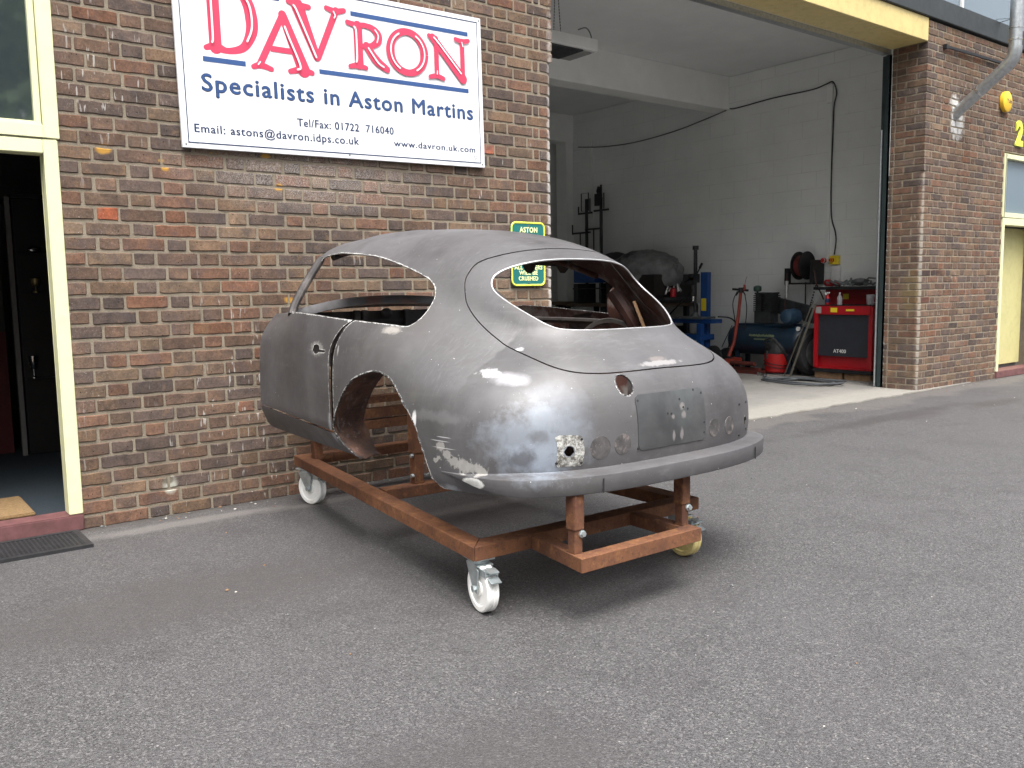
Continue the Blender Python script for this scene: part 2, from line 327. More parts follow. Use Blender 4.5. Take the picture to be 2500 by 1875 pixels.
# rust of the trolley frame
k=NT('rusty_steel'); a=k.ramp(k.noise(5,6,.65,dist=.3),.35,.66); c=k.mix(a,(.085,.038,.024),(.190,.082,.038)); c=k.mix(k.math('MULTIPLY',k.ramp(k.noise(22,6,.7),.52,.68),.75),c,(.26,.12,.048)); 
c=k.mix(k.math('MULTIPLY',k.ramp(k.noise(60,5,.75),.52,.68),.6),c,(.035,.017,.015)); c=k.mix(k.math('MULTIPLY',k.ramp(k.noise(2.2,3),.5,.7),.35),c,(.12,.05,.036))
k.set('Base Color',c); k.set('Roughness',.82); k.set('Specular IOR Level',.3); k.bump(k.noise(120,5),.45,.002); M_RUST=k.m
k=NT('rust_inner'); a=k.ramp(k.noise(9,6,.7),.35,.65); c=k.mix(a,(.035,.02,.015),(.12,.055,.035)); c=k.mix(k.math('MULTIPLY',k.ramp(k.noise(26,6,.75),.55,.68),.7),c,(.20,.16,.14)); k.set('Base Color',c); k.set('Roughness',.85); k.bump(k.noise(60,5),.6,.004); M_RUSTIN=k.m
M_INNER=mat('body_inner_primer',(.075,.032,.024),.6,var=.35,vs=6,c2=(.22,.20,.19),gs=5,grime=.4)
M_INDARK=mat('body_inner_dark',(.028,.024,.023),.6,var=.4,vs=8,c2=(.08,.07,.065),gs=6)
k=NT('bare_edge'); c=k.mix(k.math('MULTIPLY',k.ramp(k.noise(85,6,.8),.5,.62),k.ramp(k.noise(14,3),.38,.55)),(.045,.045,.045),(.62,.62,.60)); k.set('Base Color',c); k.set('Roughness',.5); k.set('Metallic',.4); k.bump(k.noise(180,4),.8,.004); M_EDGE=k.m
k=NT('bare_aluminium'); c=k.mix(k.ramp(k.noise(48,6,.8),.42,.60),(.13,.12,.105),(.60,.60,.57)); c=k.mix(k.math('MULTIPLY',k.ramp(k.noise(90,4),.6,.7),.8),c,(.10,.09,.07)); k.set('Base Color',c); k.set('Roughness',.55); k.set('Metallic',.35); k.bump(k.noise(120,6,.8),1.0,.006); M_ALU=k.m
k=NT('nylon_wheel'); c=k.mix(k.ramp(k.noise(14,5,.7),.5,.75),(.90,.90,.87),(.74,.72,.62)); c=k.mix(k.math('MULTIPLY',k.ramp(k.noise(60,5,.8),.62,.7),.6),c,(.08,.07,.06)); k.set('Base Color',c); k.set('Roughness',.38); M_NYL=k.m
k=NT('yellowed_nylon'); c=k.mix(k.ramp(k.noise(14,5,.7),.5,.75),(.74,.62,.27),(.55,.44,.18)); k.set('Base Color',c); k.set('Roughness',.4); M_NYLY=k.m

# ------------------------------------------------------------------ ground
g=MB(); g.add([(-150,-150,0),(150,-150,0),(150,150,0),(-150,150,0)],[(0,1,2,3)]); struct(g.build('ground',M_ASPH,smooth=0))
g=MB()
n=60; front=[(x,-.055+.018*math.sin(x*9)+.012*math.sin(x*23+1)+random.uniform(-.008,.008),.012) for x in np.linspace(.0,5.27,n)]
vs=front+[(6.7,0.0,.012),(6.7,7.5,.012),(-.0,7.5,.012)]
g.prism([ (a,b,-.05) for a,b,_ in vs],(0,0,.062)); struct(g.build('garage_floor',M_CONC,smooth=0))

# ------------------------------------------------------------------ building
BLD=thing('workshop_building','brown brick workshop with an open garage bay, yellow lintel and two yellow framed doorways','building',(2.5,0,0))
PAL=[((.152,.098,.068),30),((.138,.092,.070),24),((.172,.092,.060),16),((.112,.088,.078),20),((.178,.118,.074),14),((.085,.070,.066),12),((.15,.105,.076),12),((.19,.088,.052),4),((.188,.135,.09),6)]
PC=[p[0] for p in PAL for _ in range(p[1])]
PC=[tuple((.78*(v*.84+.16*sum(c)/3)+.22*m_)*.97 for v,m_ in zip(c,(.150,.108,.080))) for c in PC]
def bricks(name,fn,s0,s1,z0,z1,spec={},skip=None,rad=0,wrap=None,close=True,phase=0):
    """Flemish bond laid along the path coordinate s; fn(s,z,d)->point; wrap=reveal depth (negative s) or None"""
    b=MB(); cols=[]
    arc=lambda a,c:[t for t in ([-.036,-.024,-.012,0,.012,.024,.036] if rad else [0.0]) if a+.004<t<c-.004] if wrap is not None else []
    for row in range(int(z0/.075),int(math.ceil(z1/.075))):
        zb=row*.075; zt=min(zb+.0612,z1); odd=(row+phase)%2==0   # row 0 is course 1
        L=[]
        if wrap is not None:
            if odd: L.append((-.215,.1025)); s=.1125; L.append((s,s+.046)); s+=.056; r=-.225; rl=[(.1025,),(.215,)]
            else: L.append((-.1025,.215)); s=.225; L.append((s,s+.1025)); s+=.1125; r=-.1125; rl=[(.215,),(.1025,)]
            i=0
            while r>-wrap: ln=rl[i%2][0]; L.append((max(r-ln,-wrap),r)); r-=ln+.01; i+=1
        else:
            s=s0- (.16875 if odd else 0)
        st=True
        while s<s1:
            ln=.215 if st else .1025; L.append((s,s+ln)); s+=ln+.01; st=not st
        for a,c in L:
            a=max(a,s0 if wrap is None else -wrap); c=min(c,s1)
            if c-a<.02: continue
            ja=a+random.uniform(-.001,.005); jc=c-random.uniform(-.001,.005); jb=zb+random.uniform(-.002,.002); jt=zt+random.uniform(-.002,.002)
            if skip and skip((a+c)/2,(zb+zt)/2): continue
            mid=sorted(arc(ja,jc)+([] if arc(ja,jc) else [t for t in np.linspace(ja,jc,max(2,int((jc-ja)/.034))+1)[1:-1]])); xs=[ja,ja+.005]+mid+[jc-.005,jc]; w0=random.uniform(-1,1); dd=.0048+random.uniform(-.0015,.0015); tl=random.uniform(-.001,.001)
            o=len(b.v); nn=len(xs)
            for i,x in enumerate(xs):
                e=i in(0,nn-1); r1=random.uniform(-.0022,.0022)+(.0045 if e else 0); r2=random.uniform(-.0022,.0022)-(.0045 if e else 0); dj=random.uniform(-.0008,.0008)
                b.v.append(fn(x,jb+r1,0)); b.v.append(fn(x,jb+r1+.004,0 if e else dd+tl+dj)); b.v.append(fn(x,jt+r2-.004,0 if e else dd-tl+dj)); b.v.append(fn(x,jt+r2,0))
            col=random.choice(PC); q=random.uniform(.82,1.18); col=tuple(v*q for v in col)
            for (sr,sxc),cc in spec.items():
                if sr==row+1 and abs((a+c)/2-sxc)<.06: col=cc
            for i in range(nn-1):
                for j in range(3):
                    p=o+i*4+j; b.f.append((p,p+1,p+5,p+4)); b.m.append(0); cols.append(col)
    return b,cols
def wallobj(name,b,cols,extra,parent=BLD):
    nb=len(b.f); extra(b); off=Vector(ROOT[parent.name])
    me=bpy.data.meshes.new(name); me.from_pydata([tuple(Vector(p)-off) for p in b.v],[],b.f)
    me.materials.append(M_BRICK); me.materials.append(M_MORT); me.polygons.foreach_set('material_index',b.m)
    at=me.color_attributes.new('col','FLOAT_COLOR','CORNER'); arr=np.ones((len(me.loops),4),np.float32)
    k_=0
    for i,p in enumerate(me.polygons):
        c=cols[i] if i<nb else (.3,.25,.2)
        for l in p.loop_indices: arr[l,:3]=c
    at.data.foreach_set('color',arr.ravel()); 
    bm=bmesh.new(); bm.from_mesh(me); bmesh.ops.recalc_face_normals(bm,faces=bm.faces); bm.to_mesh(me); bm.free()
    o=bpy.data.objects.new(name,me); COL.objects.link(o); o.parent=parent; ROOT[o.name]=tuple(off); return o
def corner_fn(sign,xa,zlim):
    """front along X from the arris at xa (sign = direction of the wall), reveal along +y"""
    def f(s,z,d):
        rd=.05 if z<zlim else 0; c=.0393 if rd else 0
        if abs(s)<=c+1e-9 and rd:
            an=(s/c)*PI/4; th=PI/4-an          # th: 0 at front side, pi/2 at reveal side
            cx,cy=xa+sign*.05,.05; rr=.05+d
            return Vector((cx-sign*rr*math.sin(th),cy-rr*math.cos(th),z))
        if abs(s)<1e-6: return Vector((xa-sign*d,-d,z))
        u=abs(s)-c+rd
        if s>0: return Vector((xa+sign*u,-d,z))
        return Vector((xa-sign*d,u,z))
    return f
SPL={(22,2.976):(.30,.10,.055),(14,2.53):(.16,.09,.06),(26,.18):(.3,.09,.05),(30,.72):(.42,.16,.09),(29,.62):(.3,.12,.08)}
b,c=bricks('w',corner_fn(-1,0,2.775),0,3.195,0,3.98,SPL,rad=1,wrap=.39)
def ex(b):
    b.box(-3.195,-.052,.0005,.39,0,3.98,1)
    n=6; P=[(-.052,.0005),]+[(-.05+.05*math.sin(t),.05-.0495*math.cos(t)) for t in np.linspace(0,PI/2,n)]+[(0,.39),(-.052,.39)]
    b.prism([(x,y,0) for x,y in P],(0,0,2.775),1)
    b.box(-.052,-.0005,.0005,.39,2.775,3.98,1)
w1=wallobj('brick_wall',b,c,ex); lab(w1,'brick pier between the left doorway and the open bay, behind the signboard')
b,c=bricks('w',corner_fn(1,5.27,2.40),0,1.925,0,3.965,{(14,.1):(.12,.06,.045)},rad=1,wrap=.385)
def ex(b):
    b.box(5.322,7.195,.0005,.385,0,3.965,1)
    P=[(5.322,.0005)]+[(5.32-.05*math.sin(t),.05-.0495*math.cos(t)) for t in np.linspace(0,PI/2,6)]+[(5.27,.385),(5.322,.385)]
    b.prism([(x,y,0) for x,y in P],(0,0,2.40),1); b.box(5.2705,5.322,.0005,.385,2.40,3.965,1)
w2=wallobj('brick_wall',b,c,ex); lab(w2,'brick pier right of the open bay carrying the flue pipe')
def flat(x0): return lambda s,z,d: Vector((s,-d,z))
b,c=bricks('w',flat(0),7.2,8.5,2.775,3.965)
def ex(b): b.box(7.2,8.5,.0005,.385,2.76,3.965,1)
wallobj('brick_wall',b,c,ex)
b,c=bricks('w',flat(0),8.5,13,0,3.965)
def ex(b): b.box(8.5,13,.0005,.385,0,3.965,1)
wallobj('brick_wall',b,c,ex)
b,c=bricks('w',flat(0),-8,-4.4,0,3.98)
def ex(b): b.box(-8,-4.4,.0005,.385,0,3.98,1)
wallobj('brick_wall',b,c,ex)
# lintel, fascia, clerestory glazing, roof
q=MB(); q.box(-.0,5.268,-.004,.40,3.745,3.985); q.build('lintel',M_YEL,BLD,bevel=.004)
q=MB(); q.box(.005,5.262,.412,.50,3.70,3.73); q.box(.005,5.262,.403,.411,3.69,3.744)
q.build('shutter_rail',M_GALV,BLD)
q=MB(); q.box(-8,13,-.03,.35,3.988,4.205); q.build('fascia',M_FASC,BLD,bevel=.006)
q=MB(); q.box(-8,13,.02,.06,4.21,5.9); q.build('window',M_GLASS2,BLD); 
q=MB()
for x in np.arange(-7.5,13,1.5): q.box(x-.025,x+.025,-.005,.018,4.21,5.9)
q.build('window_mullion',M_WHITE,BLD)
q=MB(); q.box(-8,13,-.35,9,5.92,6.1); q.build('roof',M_FASC,BLD)
# interior shell of the bay
q=MB(); q.box(6.38,6.6,.386,7.6,0,4.2); q.build('interior_wall',M_BLKX,BLD,smooth=0)
q=MB(); q.box(5.272,6.38,.386,.42,0,4.2); q.build('interior_wall',M_BLKY,BLD,smooth=0)
q=MB(); q.box(-.6,6.6,7.3,7.5,0,4.2); q.build('interior_wall',M_BLKY,BLD,smooth=0)
q=MB(); q.box(-.25,-.002,.392,7.3,0,4.2); q.build('interior_wall',M_BLKX,BLD,smooth=0)
q=MB(); q.box(-8,13,.36,7.6,4.206,4.35); q.build('ceiling',M_CEIL,BLD,smooth=0)
for y in (3.48,6.85):
    q=MB(); q.box(0,6.38,y,y+.3,3.74,4.205); q.build('ceiling_beam',M_BEAM,BLD,bevel=.006)
q=MB(); q.box(6.2,6.378,6.86,7.12,0,3.74); q.build('column',M_BEAM,BLD,bevel=.006)
q=MB(); q.box(5.272,5.34,.39,.47,.0,3.70); q.box(5.30,5.33,.47,.52,0,3.7); q.build('shutter_track',M_TRACK,BLD,bevel=.004)
q=MB(); q.cyl((5.285,.50,.02),(5.285,.50,2.9),.014,n=8); q.build('shutter_chain_guide',M_GALV,BLD)
# ---- left doorway and its window
q=MB(); q.box(-3.262,-3.197,-.012,.09,.085,1.955); q.box(-4.4,-3.262,-.012,.09,1.885,1.955); q.box(-4.4,-4.335,-.012,.09,.085,1.885); q.build('door_frame',M_CREAM,BLD,bevel=.004)
q=MB(); q.box(-4.4,-3.197,-.02,.12,.0,.083); q.build('door_sill',M_SILL,BLD,bevel=.006)
wf=MB(); wf.box(-3.256,-3.186,-.014,.09,1.958,3.9); wf.box(-4.4,-3.256,-.014,.09,1.958,2.022); wf.box(-4.4,-4.33,-.014,.09,2.022,3.9)
wf=wf.build('window_frame',M_CREAM,BLD,bevel=.004)
q=MB(); q.box(-4.328,-3.258,.035,.045,2.024,3.9); q.build('pane',M_GLASS,wf)
q=MB(); q.box(-3.285,-3.258,.01,.034,2.024,3.9); q.box(-4.328,-3.285,.01,.034,2.022,2.04); q.build('glazing_bead',M_CREAM,wf,bevel=.002)
# room behind the left doorway
q=MB(); q.box(-7,-.26,.1,5.2,-.05,.075); q.build('office_floor',M_CARP,BLD,smooth=0)
q=MB(); q.box(-7,-.26,5.0,5.2,.076,2.7); q.box(-7,-6.8,.4,5.0,.076,2.7); q.box(-.5,-.26,.4,5.0,.076,2.7); q.build('office_wall',M_ROOM,BLD,smooth=0)
q=MB(); q.box(-7,-.26,.1,5.2,2.7,2.9); q.build('office_ceiling',M_ROOM,BLD,smooth=0)
# ---- right doorway, door ajar, window over it
q=MB(); q.box(7.205,7.26,-.014,.10,.085,1.97); q.box(7.26,8.5,-.014,.10,1.885,1.97); q.box(8.43,8.5,-.014,.1,.085,1.885); q.build('door_frame',M_CREAM,BLD,bevel=.004)
q=MB(); q.box(7.205,8.5,-.02,.2,0,.083); q.build('door_sill',M_SILL,BLD,bevel=.006)
wf=MB(); wf.box(7.19,7.25,-.016,.10,1.975,2.74); wf.box(7.25,8.5,-.016,.10,1.975,2.035); wf.box(7.25,8.5,-.016,.1,2.68,2.74); wf.box(8.44,8.5,-.016,.1,2.035,2.68); wf=wf.build('window_frame',M_CREAM,BLD,bevel=.004)
q=MB(); q.box(7.252,8.438,.04,.05,2.037,2.678); q.build('pane',M_GLASS2,wf)
dr=MB(); dr.box(7.262,8.42,.22,.265,.12,1.88); dr=dr.build('door',M_DOORY,BLD,bevel=.004)
q=MB(); q.box(7.30,7.55,.205,.218,.15,1.85); q.build('door_panel',M_DOORY,dr,bevel=.003)
q=MB(); q.cyl((7.62,.20,.98),(7.62,.22,.98),.03); q.cyl((7.62,.165,.98),(7.62,.20,.98),.012); q.build('handle',M_CHROME,dr)
q=MB(); q.box(7.2,8.5,.35,3,-.02,.07); q.build('office_floor',M_CARP,BLD,smooth=0)
q=MB()
q.box(7.2,8.5,.27,.3,.07,2.7); q.build('office_wall',M_ROOM,BLD,smooth=0)

# ---- things fixed to the facade
# signboard
K=math.radians(1.0); SO=(-2.600,1.968)
def sg(x,z,d): return (SO[0]+x*math.cos(K)-z*math.sin(K),-.034-d,SO[1]+x*math.sin(K)+z*math.cos(K))
M_SIGN=mat('sign_white',(.74,.75,.77),.35,var=.02,vs=3); M_SRED=mat('sign_red',(.56,.045,.10),.4,var=.04,vs=3); M_SBLU=mat('sign_blue',(.028,.075,.215),.4,var=.06,vs=3); M_SNAV=mat('sign_navy',(.014,.03,.085),.4,var=.06)
SGN=thing('signboard','large white signboard with red and blue company lettering on the brick wall','sign',(-1.6,-.02,2.0))
def quadl(mb,P,d,mi=0): mb.prism([sg(x,z,d) for x,z in P],tuple(Vector(sg(0,0,d+.0012))-Vector(sg(0,0,d))),mi)
q=MB(); q.prism([sg(0,0,-.02),sg(1.98,0,-.02),sg(1.98,.955,-.02),sg(0,.955,-.02)],(0,-.0215,0)); q.build('board',M_SIGN,SGN,bevel=.002)
q=MB()
for P in [[(.03,.026),(1.95,.026),(1.95,.032),(.03,.032)],[(.03,.922),(1.95,.922),(1.95,.928),(.03,.928)],[(.03,.032),(.035,.032),(.035,.922),(.03,.922)],[(1.945,.032),(1.95,.032),(1.95,.922),(1.945,.922)]]: quadl(q,P,.0016)
q.build('border_line',M_SNAV,SGN,smooth=0)
q=MB()
for x0,x1,z0,z1 in [(.138,.372,.457,.484),(.811,1.866,.470,.496),(1.030,1.873,.827,.853),(.34,.588,.836,.862)]: quadl(q,[(x0,z0),(x1,z0),(x1,z1),(x0,z1)],.0016)
q.build('blue_bar',M_SBLU,SGN,smooth=0)
# serif letters as strokes: (points, widths)
LV=[0]
def stroke(mb,P,w,mi=0,n=8,lay=None,caps=True):
    LV[0]+=1; d=.0016+.00008*LV[0] if lay is None else lay
    P=crom(P,n,False) if len(P)>2 else np.array(P,float); N=len(P)
    ws=np.interp(np.linspace(0,1,N),np.linspace(0,1,len(w)),w) if isinstance(w,(list,tuple)) else np.full(N,w)
    Lf=[];Rt=[]
    for i in range(N):
        t=P[min(i+1,N-1)]-P[max(i-1,0)]; t/=np.linalg.norm(t)+1e-9; nn=np.array([-t[1],t[0]])*ws[i]/2; Lf.append(P[i]+nn); Rt.append(P[i]-nn)
    vs=[sg(a[0],a[1],d) for a in Lf]+[sg(a[0],a[1],d) for a in Rt]; mb.add(vs,[(i,i+1,N+i+1,N+i) for i in range(N-1)],mi)
    if caps:
        for e,idx in ((P[0],0),(P[-1],-1)):
            LV[0]+=1; dd=.0016+.00008*LV[0] if lay is None else lay+.0001
            r=ws[idx]/2*.99; mb.add([sg(e[0]+r*math.cos(a),e[1]+r*math.sin(a),dd) for a in np.linspace(0,2*PI,14,endpoint=False)],[tuple(range(14))],mi)
def ell(cx,cz,rx,rz,a0=0,a1=360,n=28): return [(cx+rx*math.cos(R(a)),cz+rz*math.sin(R(a))) for a in np.linspace(a0,a1,n)]
rd=MB(); wh=MB(); TOPW=.0125
def red(P,w,**k): stroke(rd,P,w,**k)
def whi(P,w=.011): stroke(wh,P,w,lay=TOPW+.0002*len(wh.f)*.01,n=6)
# D
red([(.211,.535),(.211,.90)],.068); red([(.160,.530),(.211,.545),(.262,.530)],[.03,.04,.03]); red([(.150,.895),(.211,.885),(.262,.90)],[.03,.04,.03])
red([(.225,.528),(.30,.530),(.37,.560),(.415,.64),(.420,.715),(.40,.80),(.34,.87),(.26,.900),(.225,.902)],[.03,.035,.045,.066,.072,.066,.045,.035,.03])
whi([(.190,.56),(.196,.60),(.196,.84),(.190,.875)]); whi([(.385,.59),(.412,.65),(.418,.715),(.405,.79),(.365,.845)])
# A
red([(.602,.765),(.452,.475)],[.036,.040]); red([(.602,.765),(.715,.475)],[.05,.078]); red([(.520,.572),(.65,.572)],.032,caps=False)
red([(.415,.462),(.458,.475),(.520,.460)],[.028,.036,.028]); red([(.630,.462),(.70,.478),(.765,.468)],[.028,.04,.03])
whi([(.608,.70),(.632,.64),(.690,.50),(.672,.475)]); whi([(.452,.49),(.440,.475)],.008)
# V
red([(.694,.830),(.800,.560)],[.078,.046]); red([(.935,.840),(.808,.560)],[.040,.036]); red([(.640,.846),(.70,.832),(.765,.832)],[.03,.04,.028]); red([(.873,.846),(.930,.835),(.987,.848)],[.028,.036,.028])
whi([(.668,.825),(.690,.79),(.792,.558)]); whi([(.915,.83),(.925,.81),(.918,.795)],.008)
# R
red([(1.072,.552),(1.072,.775)],.058); red([(1.005,.786),(1.06,.778),(1.12,.785)],[.03,.034,.03]); red([(1.010,.536),(1.06,.546),(1.118,.538)],[.026,.034,.026])
red([(1.09,.783),(1.16,.778),(1.205,.745),(1.205,.705),(1.16,.672),(1.09,.662)],[.026,.034,.05,.05,.034,.024]); red([(1.125,.668),(1.19,.590),(1.262,.546)],[.046,.056,.04])
whi([(1.050,.565),(1.056,.60),(1.056,.74),(1.045,.765)]); whi([(1.185,.765),(1.205,.735),(1.195,.695)],.008); whi([(1.135,.655),(1.195,.58),(1.235,.556)],.010)
# O
red(ell(1.410,.667,.122,.122,0,360,33),[.060,.048,.040,.048,.060,.048,.040,.048,.060],n=2,caps=False)
whi(ell(1.410,.667,.121,.118,120,240,12),.010); whi(ell(1.410,.667,.121,.118,-60,60,12),.010)
# N
red([(1.622,.552),(1.622,.78)],.034); red([(1.822,.555),(1.822,.79)],.034); red([(1.598,.782),(1.822,.553)],[.05,.062]); red([(1.570,.790),(1.60,.785)],.028)
red([(1.568,.540),(1.620,.550),(1.672,.538)],[.026,.032,.026]); red([(1.770,.796),(1.822,.788),(1.872,.798)],[.026,.032,.026])
whi([(1.605,.782),(1.650,.742),(1.805,.585)],.010); whi([(1.620,.56),(1.622,.58)],.007); whi([(1.826,.755),(1.818,.78)],.007)
rd.build('red_lettering',M_SRED,SGN,smooth=0); wh.build('lettering_inline',M_SIGN,SGN,smooth=0)  # white strokes are the printed inline of the red letters
q=MB(); sg_=lambda x,y,d: sg(x,y,.0016+d)
for i_,(ox,oz) in enumerate([(-.0034,0),(.0034,0),(0,.003),(0,-.003),(0,0)]): text('Specialists in Aston Martins',.088,.124+ox,1.893+ox,.304+oz,(lambda i_:lambda x,y,d: sg(x,y,.0016+.00012*i_+d))(i_),mb=q,spacing=1.12); q.build('blue_lettering',M_SBLU,SGN,smooth=0)
q=MB()
for i_,ox in enumerate((-.0011,.0011,0)):
    f_=(lambda i_:lambda x,y,d: sg(x,y+(.001 if i_==2 else 0),.0016+.00012*i_+d))(i_)
    text('Tel/Fax: 01722  716040',.043,.656+ox,1.288+ox,.162,f_,mb=q,spacing=1.1); text('Email: astons@davron.idps.co.uk',.043,.068+ox,1.045+ox,.084,f_,mb=q,spacing=1.12); text('www.davron.uk.com',.037,1.288+ox,1.903+ox,.093,f_,mb=q,spacing=1.12)
for a in (40,130,220,310): stroke(q,ell(1.905,.062,.010,.010,a,a+55,5),.004,lay=.003,caps=False)
q.build('small_lettering',M_SNAV,SGN,smooth=0)
for x,z in [(.018,.018),(.98,.02),(1.96,.02),(1.965,.938),(.018,.938)]: q=MB(); q.cyl(sg(x,z,.0015),sg(x,z,.004),.005,n=10); q.build('screw',M_GREY,SGN)
# green parking sign
M_GRN=mat('sign_green',(.012,.145,.135),.4,var=.05); M_LIM=mat('sign_lime',(.72,.80,.09),.4,var=.03); M_LET=mat('sign_letters',(.84,.88,.42),.4,var=.03)
PS=thing('parking_sign','small green sign with yellow rounded border at the right end of the brick pier','sign',(-.245,-.02,1.21))
def rrect(cx,cz,w,h,r,n=5): return [(cx+sx*(w/2-r)+r*math.cos(R(a)),cz+sz*(h/2-r)+r*math.sin(R(a))) for sx,sz,a0 in((1,1,0),(-1,1,90),(-1,-1,180),(1,-1,270)) for a in np.linspace(a0,a0+90,n)]
gc=(-.246,1.437)
q=MB(); q.prism([(x,-.018,z) for x,z in rrect(*gc,.308,.446,.042)],(0,-.004,0)); q.build('board',M_GRN,PS)
q=MB(); A_=rrect(*gc,.308,.446,.042); B_=rrect(*gc,.280,.418,.030); N=len(A_)
q.add([(x,-.0222,z) for x,z in A_]+[(x,-.0262,z) for x,z in rrect(*gc,.300,.438,.038)]+[(x,-.0262,z) for x,z in rrect(*gc,.288,.426,.034)]+[(x,-.0222,z) for x,z in B_],[(r_*N+i,r_*N+(i+1)%N,(r_+1)*N+(i+1)%N,(r_+1)*N+i) for r_ in range(3) for i in range(N)]); q.build('border',M_LIM,PS)
q=MB(); pf=lambda x,y,d:(x,-.0222-d,y)
text('ASTON',.034,-.323,-.164,1.588,pf,off=.03,mb=q,depth=.002,spacing=1.15)
for s_,x0,x1,z_ in [('ALL OTHERS',-.373,-.122,1.331),('WILL BE',-.333,-.166,1.294),('CRUSHED',-.336,-.161,1.254)]: text(s_,.0275,x0,x1,z_,pf,off=.025,mb=q,depth=.002,spacing=1.12)
q.build('lettering',M_LET,PS,smooth=0)
for z in (1.634,1.240): q=MB(); q.cyl((-.246,-.022,z),(-.246,-.027,z),.006,n=10); q.build('screw',M_CHROME,PS)
# alarm box
AB=thing('alarm_box','yellow rounded burglar alarm box fixed high on the right brick pier','alarm box',(7.10,-.02,3.325))
q=MB(); q.lathe([(.0,0),(.105,.001),(.118,.012),(.122,.03),(.118,.055),(.09,.068),(.0,.072)],(7.10,-.001,3.325),(0,-1,0),28,cap=False); 
q.build('cover',mat('alarm_yellow',(.80,.50,.04),.35,var=.04),AB)
q=MB(); text('Yale',.050,7.045,7.165,3.305,lambda x,y,d:(x,-.0725-d,y),mb=q); q.build('lettering',M_SNAV,AB,smooth=0)
# house number
q=MB(); cu_=lambda x,y,d:(x,-.006-d,y); text('2',.27,7.455,7.64,2.865,cu_,off=.04,mb=q,depth=.02); o=q.build('house_number',M_LIM,smooth=0); tag(o,'lime yellow number 2 mounted on the bricks above the right doorway','house number')
# flue pipe
FP=thing('flue_pipe','shiny galvanised flue pipe leaning out of the brick wall and turning upward','flue pipe',(5.93,-.1,3.06))
def pth(a,b,n=2): return [tuple(Vector(a).lerp(Vector(b),t)) for t in np.linspace(0,1,n)]
elb=[(5.93,-.52-.08*math.sin(t),3.47+.10*t*0+.085*(1-math.cos(t))*0+.07*t) for t in np.linspace(0,1.2,6)]
q=MB(); q.tube([(5.93,.03,3.04),(5.93,-.50,3.455)],.062,24); q.build('pipe',M_GALV,FP)
q=MB(); q.tube([(5.93,-.49,3.447),(5.93,-.55,3.50),(5.93,-.585,3.55),(5.93,-.60,3.61),(5.93,-.60,3.66)],.068,24); q.build('elbow',M_GALV,FP)
q=MB(); q.tube([(5.93,-.60,3.64),(5.93,-.60,5.2)],.063,24); q.build('pipe',M_GALV,FP)
q=MB(); q.tube([(5.93,-.24,3.25),(5.93,-.258,3.264)],.066,24); q.tube([(5.93,-.60,3.72),(5.93,-.60,3.735)],.068,24); q.tube([(5.93,-.60,3.84),(5.93,-.60,3.85)],.068,24); q.build('clamp_band',M_CHROME,FP)
q=MB(); q.beam((5.93,-.60,3.95),(6.9,.02,4.25),.012,.004); q.beam((5.93,-.54,3.95),(6.95,.02,4.22),.012,.004); q.build('stay',M_BLKM,FP)
q=MB(); q.beam((5.60,-.03,3.735),(6.96,-.03,3.755),.02,.03); q.box(5.585,5.62,-.045,-.005,3.71,3.76); o=q.build('iron_bar',M_BLKM,bevel=.002); tag(o,'thin black iron bar fixed across the bricks above the flue pipe','bar')
# mats
q=MB(); X0,X1,Y0,Y1=-4.55,-3.235,-.385,-.045
nx,ny=64,17
for (a,b_,c_,d_) in [(X0,X1,Y0,Y0+.03),(X0,X1,Y1-.03,Y1),(X0,X0+.03,Y0+.03,Y1-.03),(X1-.03,X1,Y0+.03,Y1-.03)]: q.box(a,b_,c_,d_,.0,.016)
for i in range(nx+1): x=X0+.03+(X1-X0-.06)*i/nx; q.box(x-.004,x+.004,Y0+.03,Y1-.03,.002,.013)
for j in range(1,ny): y=Y0+.03+(Y1-Y0-.06)*j/ny; q.box(X0+.03,X1-.03,y-.004,y+.004,.0025,.0135)
o=q.build('rubber_mat',M_BLACK,bevel=0,smooth=0); tag(o,'black rubber grid doormat on the tarmac outside the left doorway','doormat')
q=MB(); q.box(-4.3,-3.39,.14,.62,.076,.095); o=q.build('coir_mat',M_COIR,bevel=.006); tag(o,'brown coir doormat just inside the left doorway','doormat')
# display cabinet inside left door
DC=thing('display_cabinet','dark tall display cabinet with trophies seen through the left doorway','cabinet',(-3.35,2.0,.075))
q=MB(); q.box(-3.10,-2.62,2.12,2.5,.076,1.87); q.build('carcass',M_DARK,DC,bevel=.006)
q=MB(); q.box(-3.11,-2.6,2.08,2.5,1.87,1.90); 
for z in (.62,1.22,1.5): q.box(-3.09,-2.64,2.085,2.12,z-.008,z)
q.build('shelf',M_BLKM,DC)
q=MB(); q.box(-3.145,-3.115,2.10,2.14,.076,1.88); q.build('side_post',M_ROOM,DC)
def trophy(name,x,y,z,h,label,m_):
    q=MB(); q.lathe([(.022,0),(.022,.01),(.006,.02),(.006,h*.4),(.02,h*.5),(.03,h*.75),(.034,h),(.028,h)],(x,y,z),n=16); o=q.build(name,m_); tag(o,label,'trophy')
trophy('trophy_cup',-3.04,2.10,.62,.16,'tall silver trophy cup on the lowest visible cabinet shelf',M_CHROME)
trophy('trophy_cup',-2.99,2.10,1.22,.10,'squat gold trophy on the middle shelf of the dark cabinet',mat('old_gold',(.35,.28,.14),.35,metal=.7))
q=MB(); q.ball((-2.985,2.10,1.52),(.045,.02,.02),12); tag(q.build('silver_plate',M_CHROME),'small silver dish on the top cabinet shelf','dish')
q=MB(); q.box(-3.60,-3.17,2.3,2.36,.076,.95); q.box(-3.60,-3.17,2.3,2.36,.95,1.5,1); tag(q.build('red_screen',[M_ROOMR,M_DARK]),'dark red panel standing left of the trophy cabinet','panel')

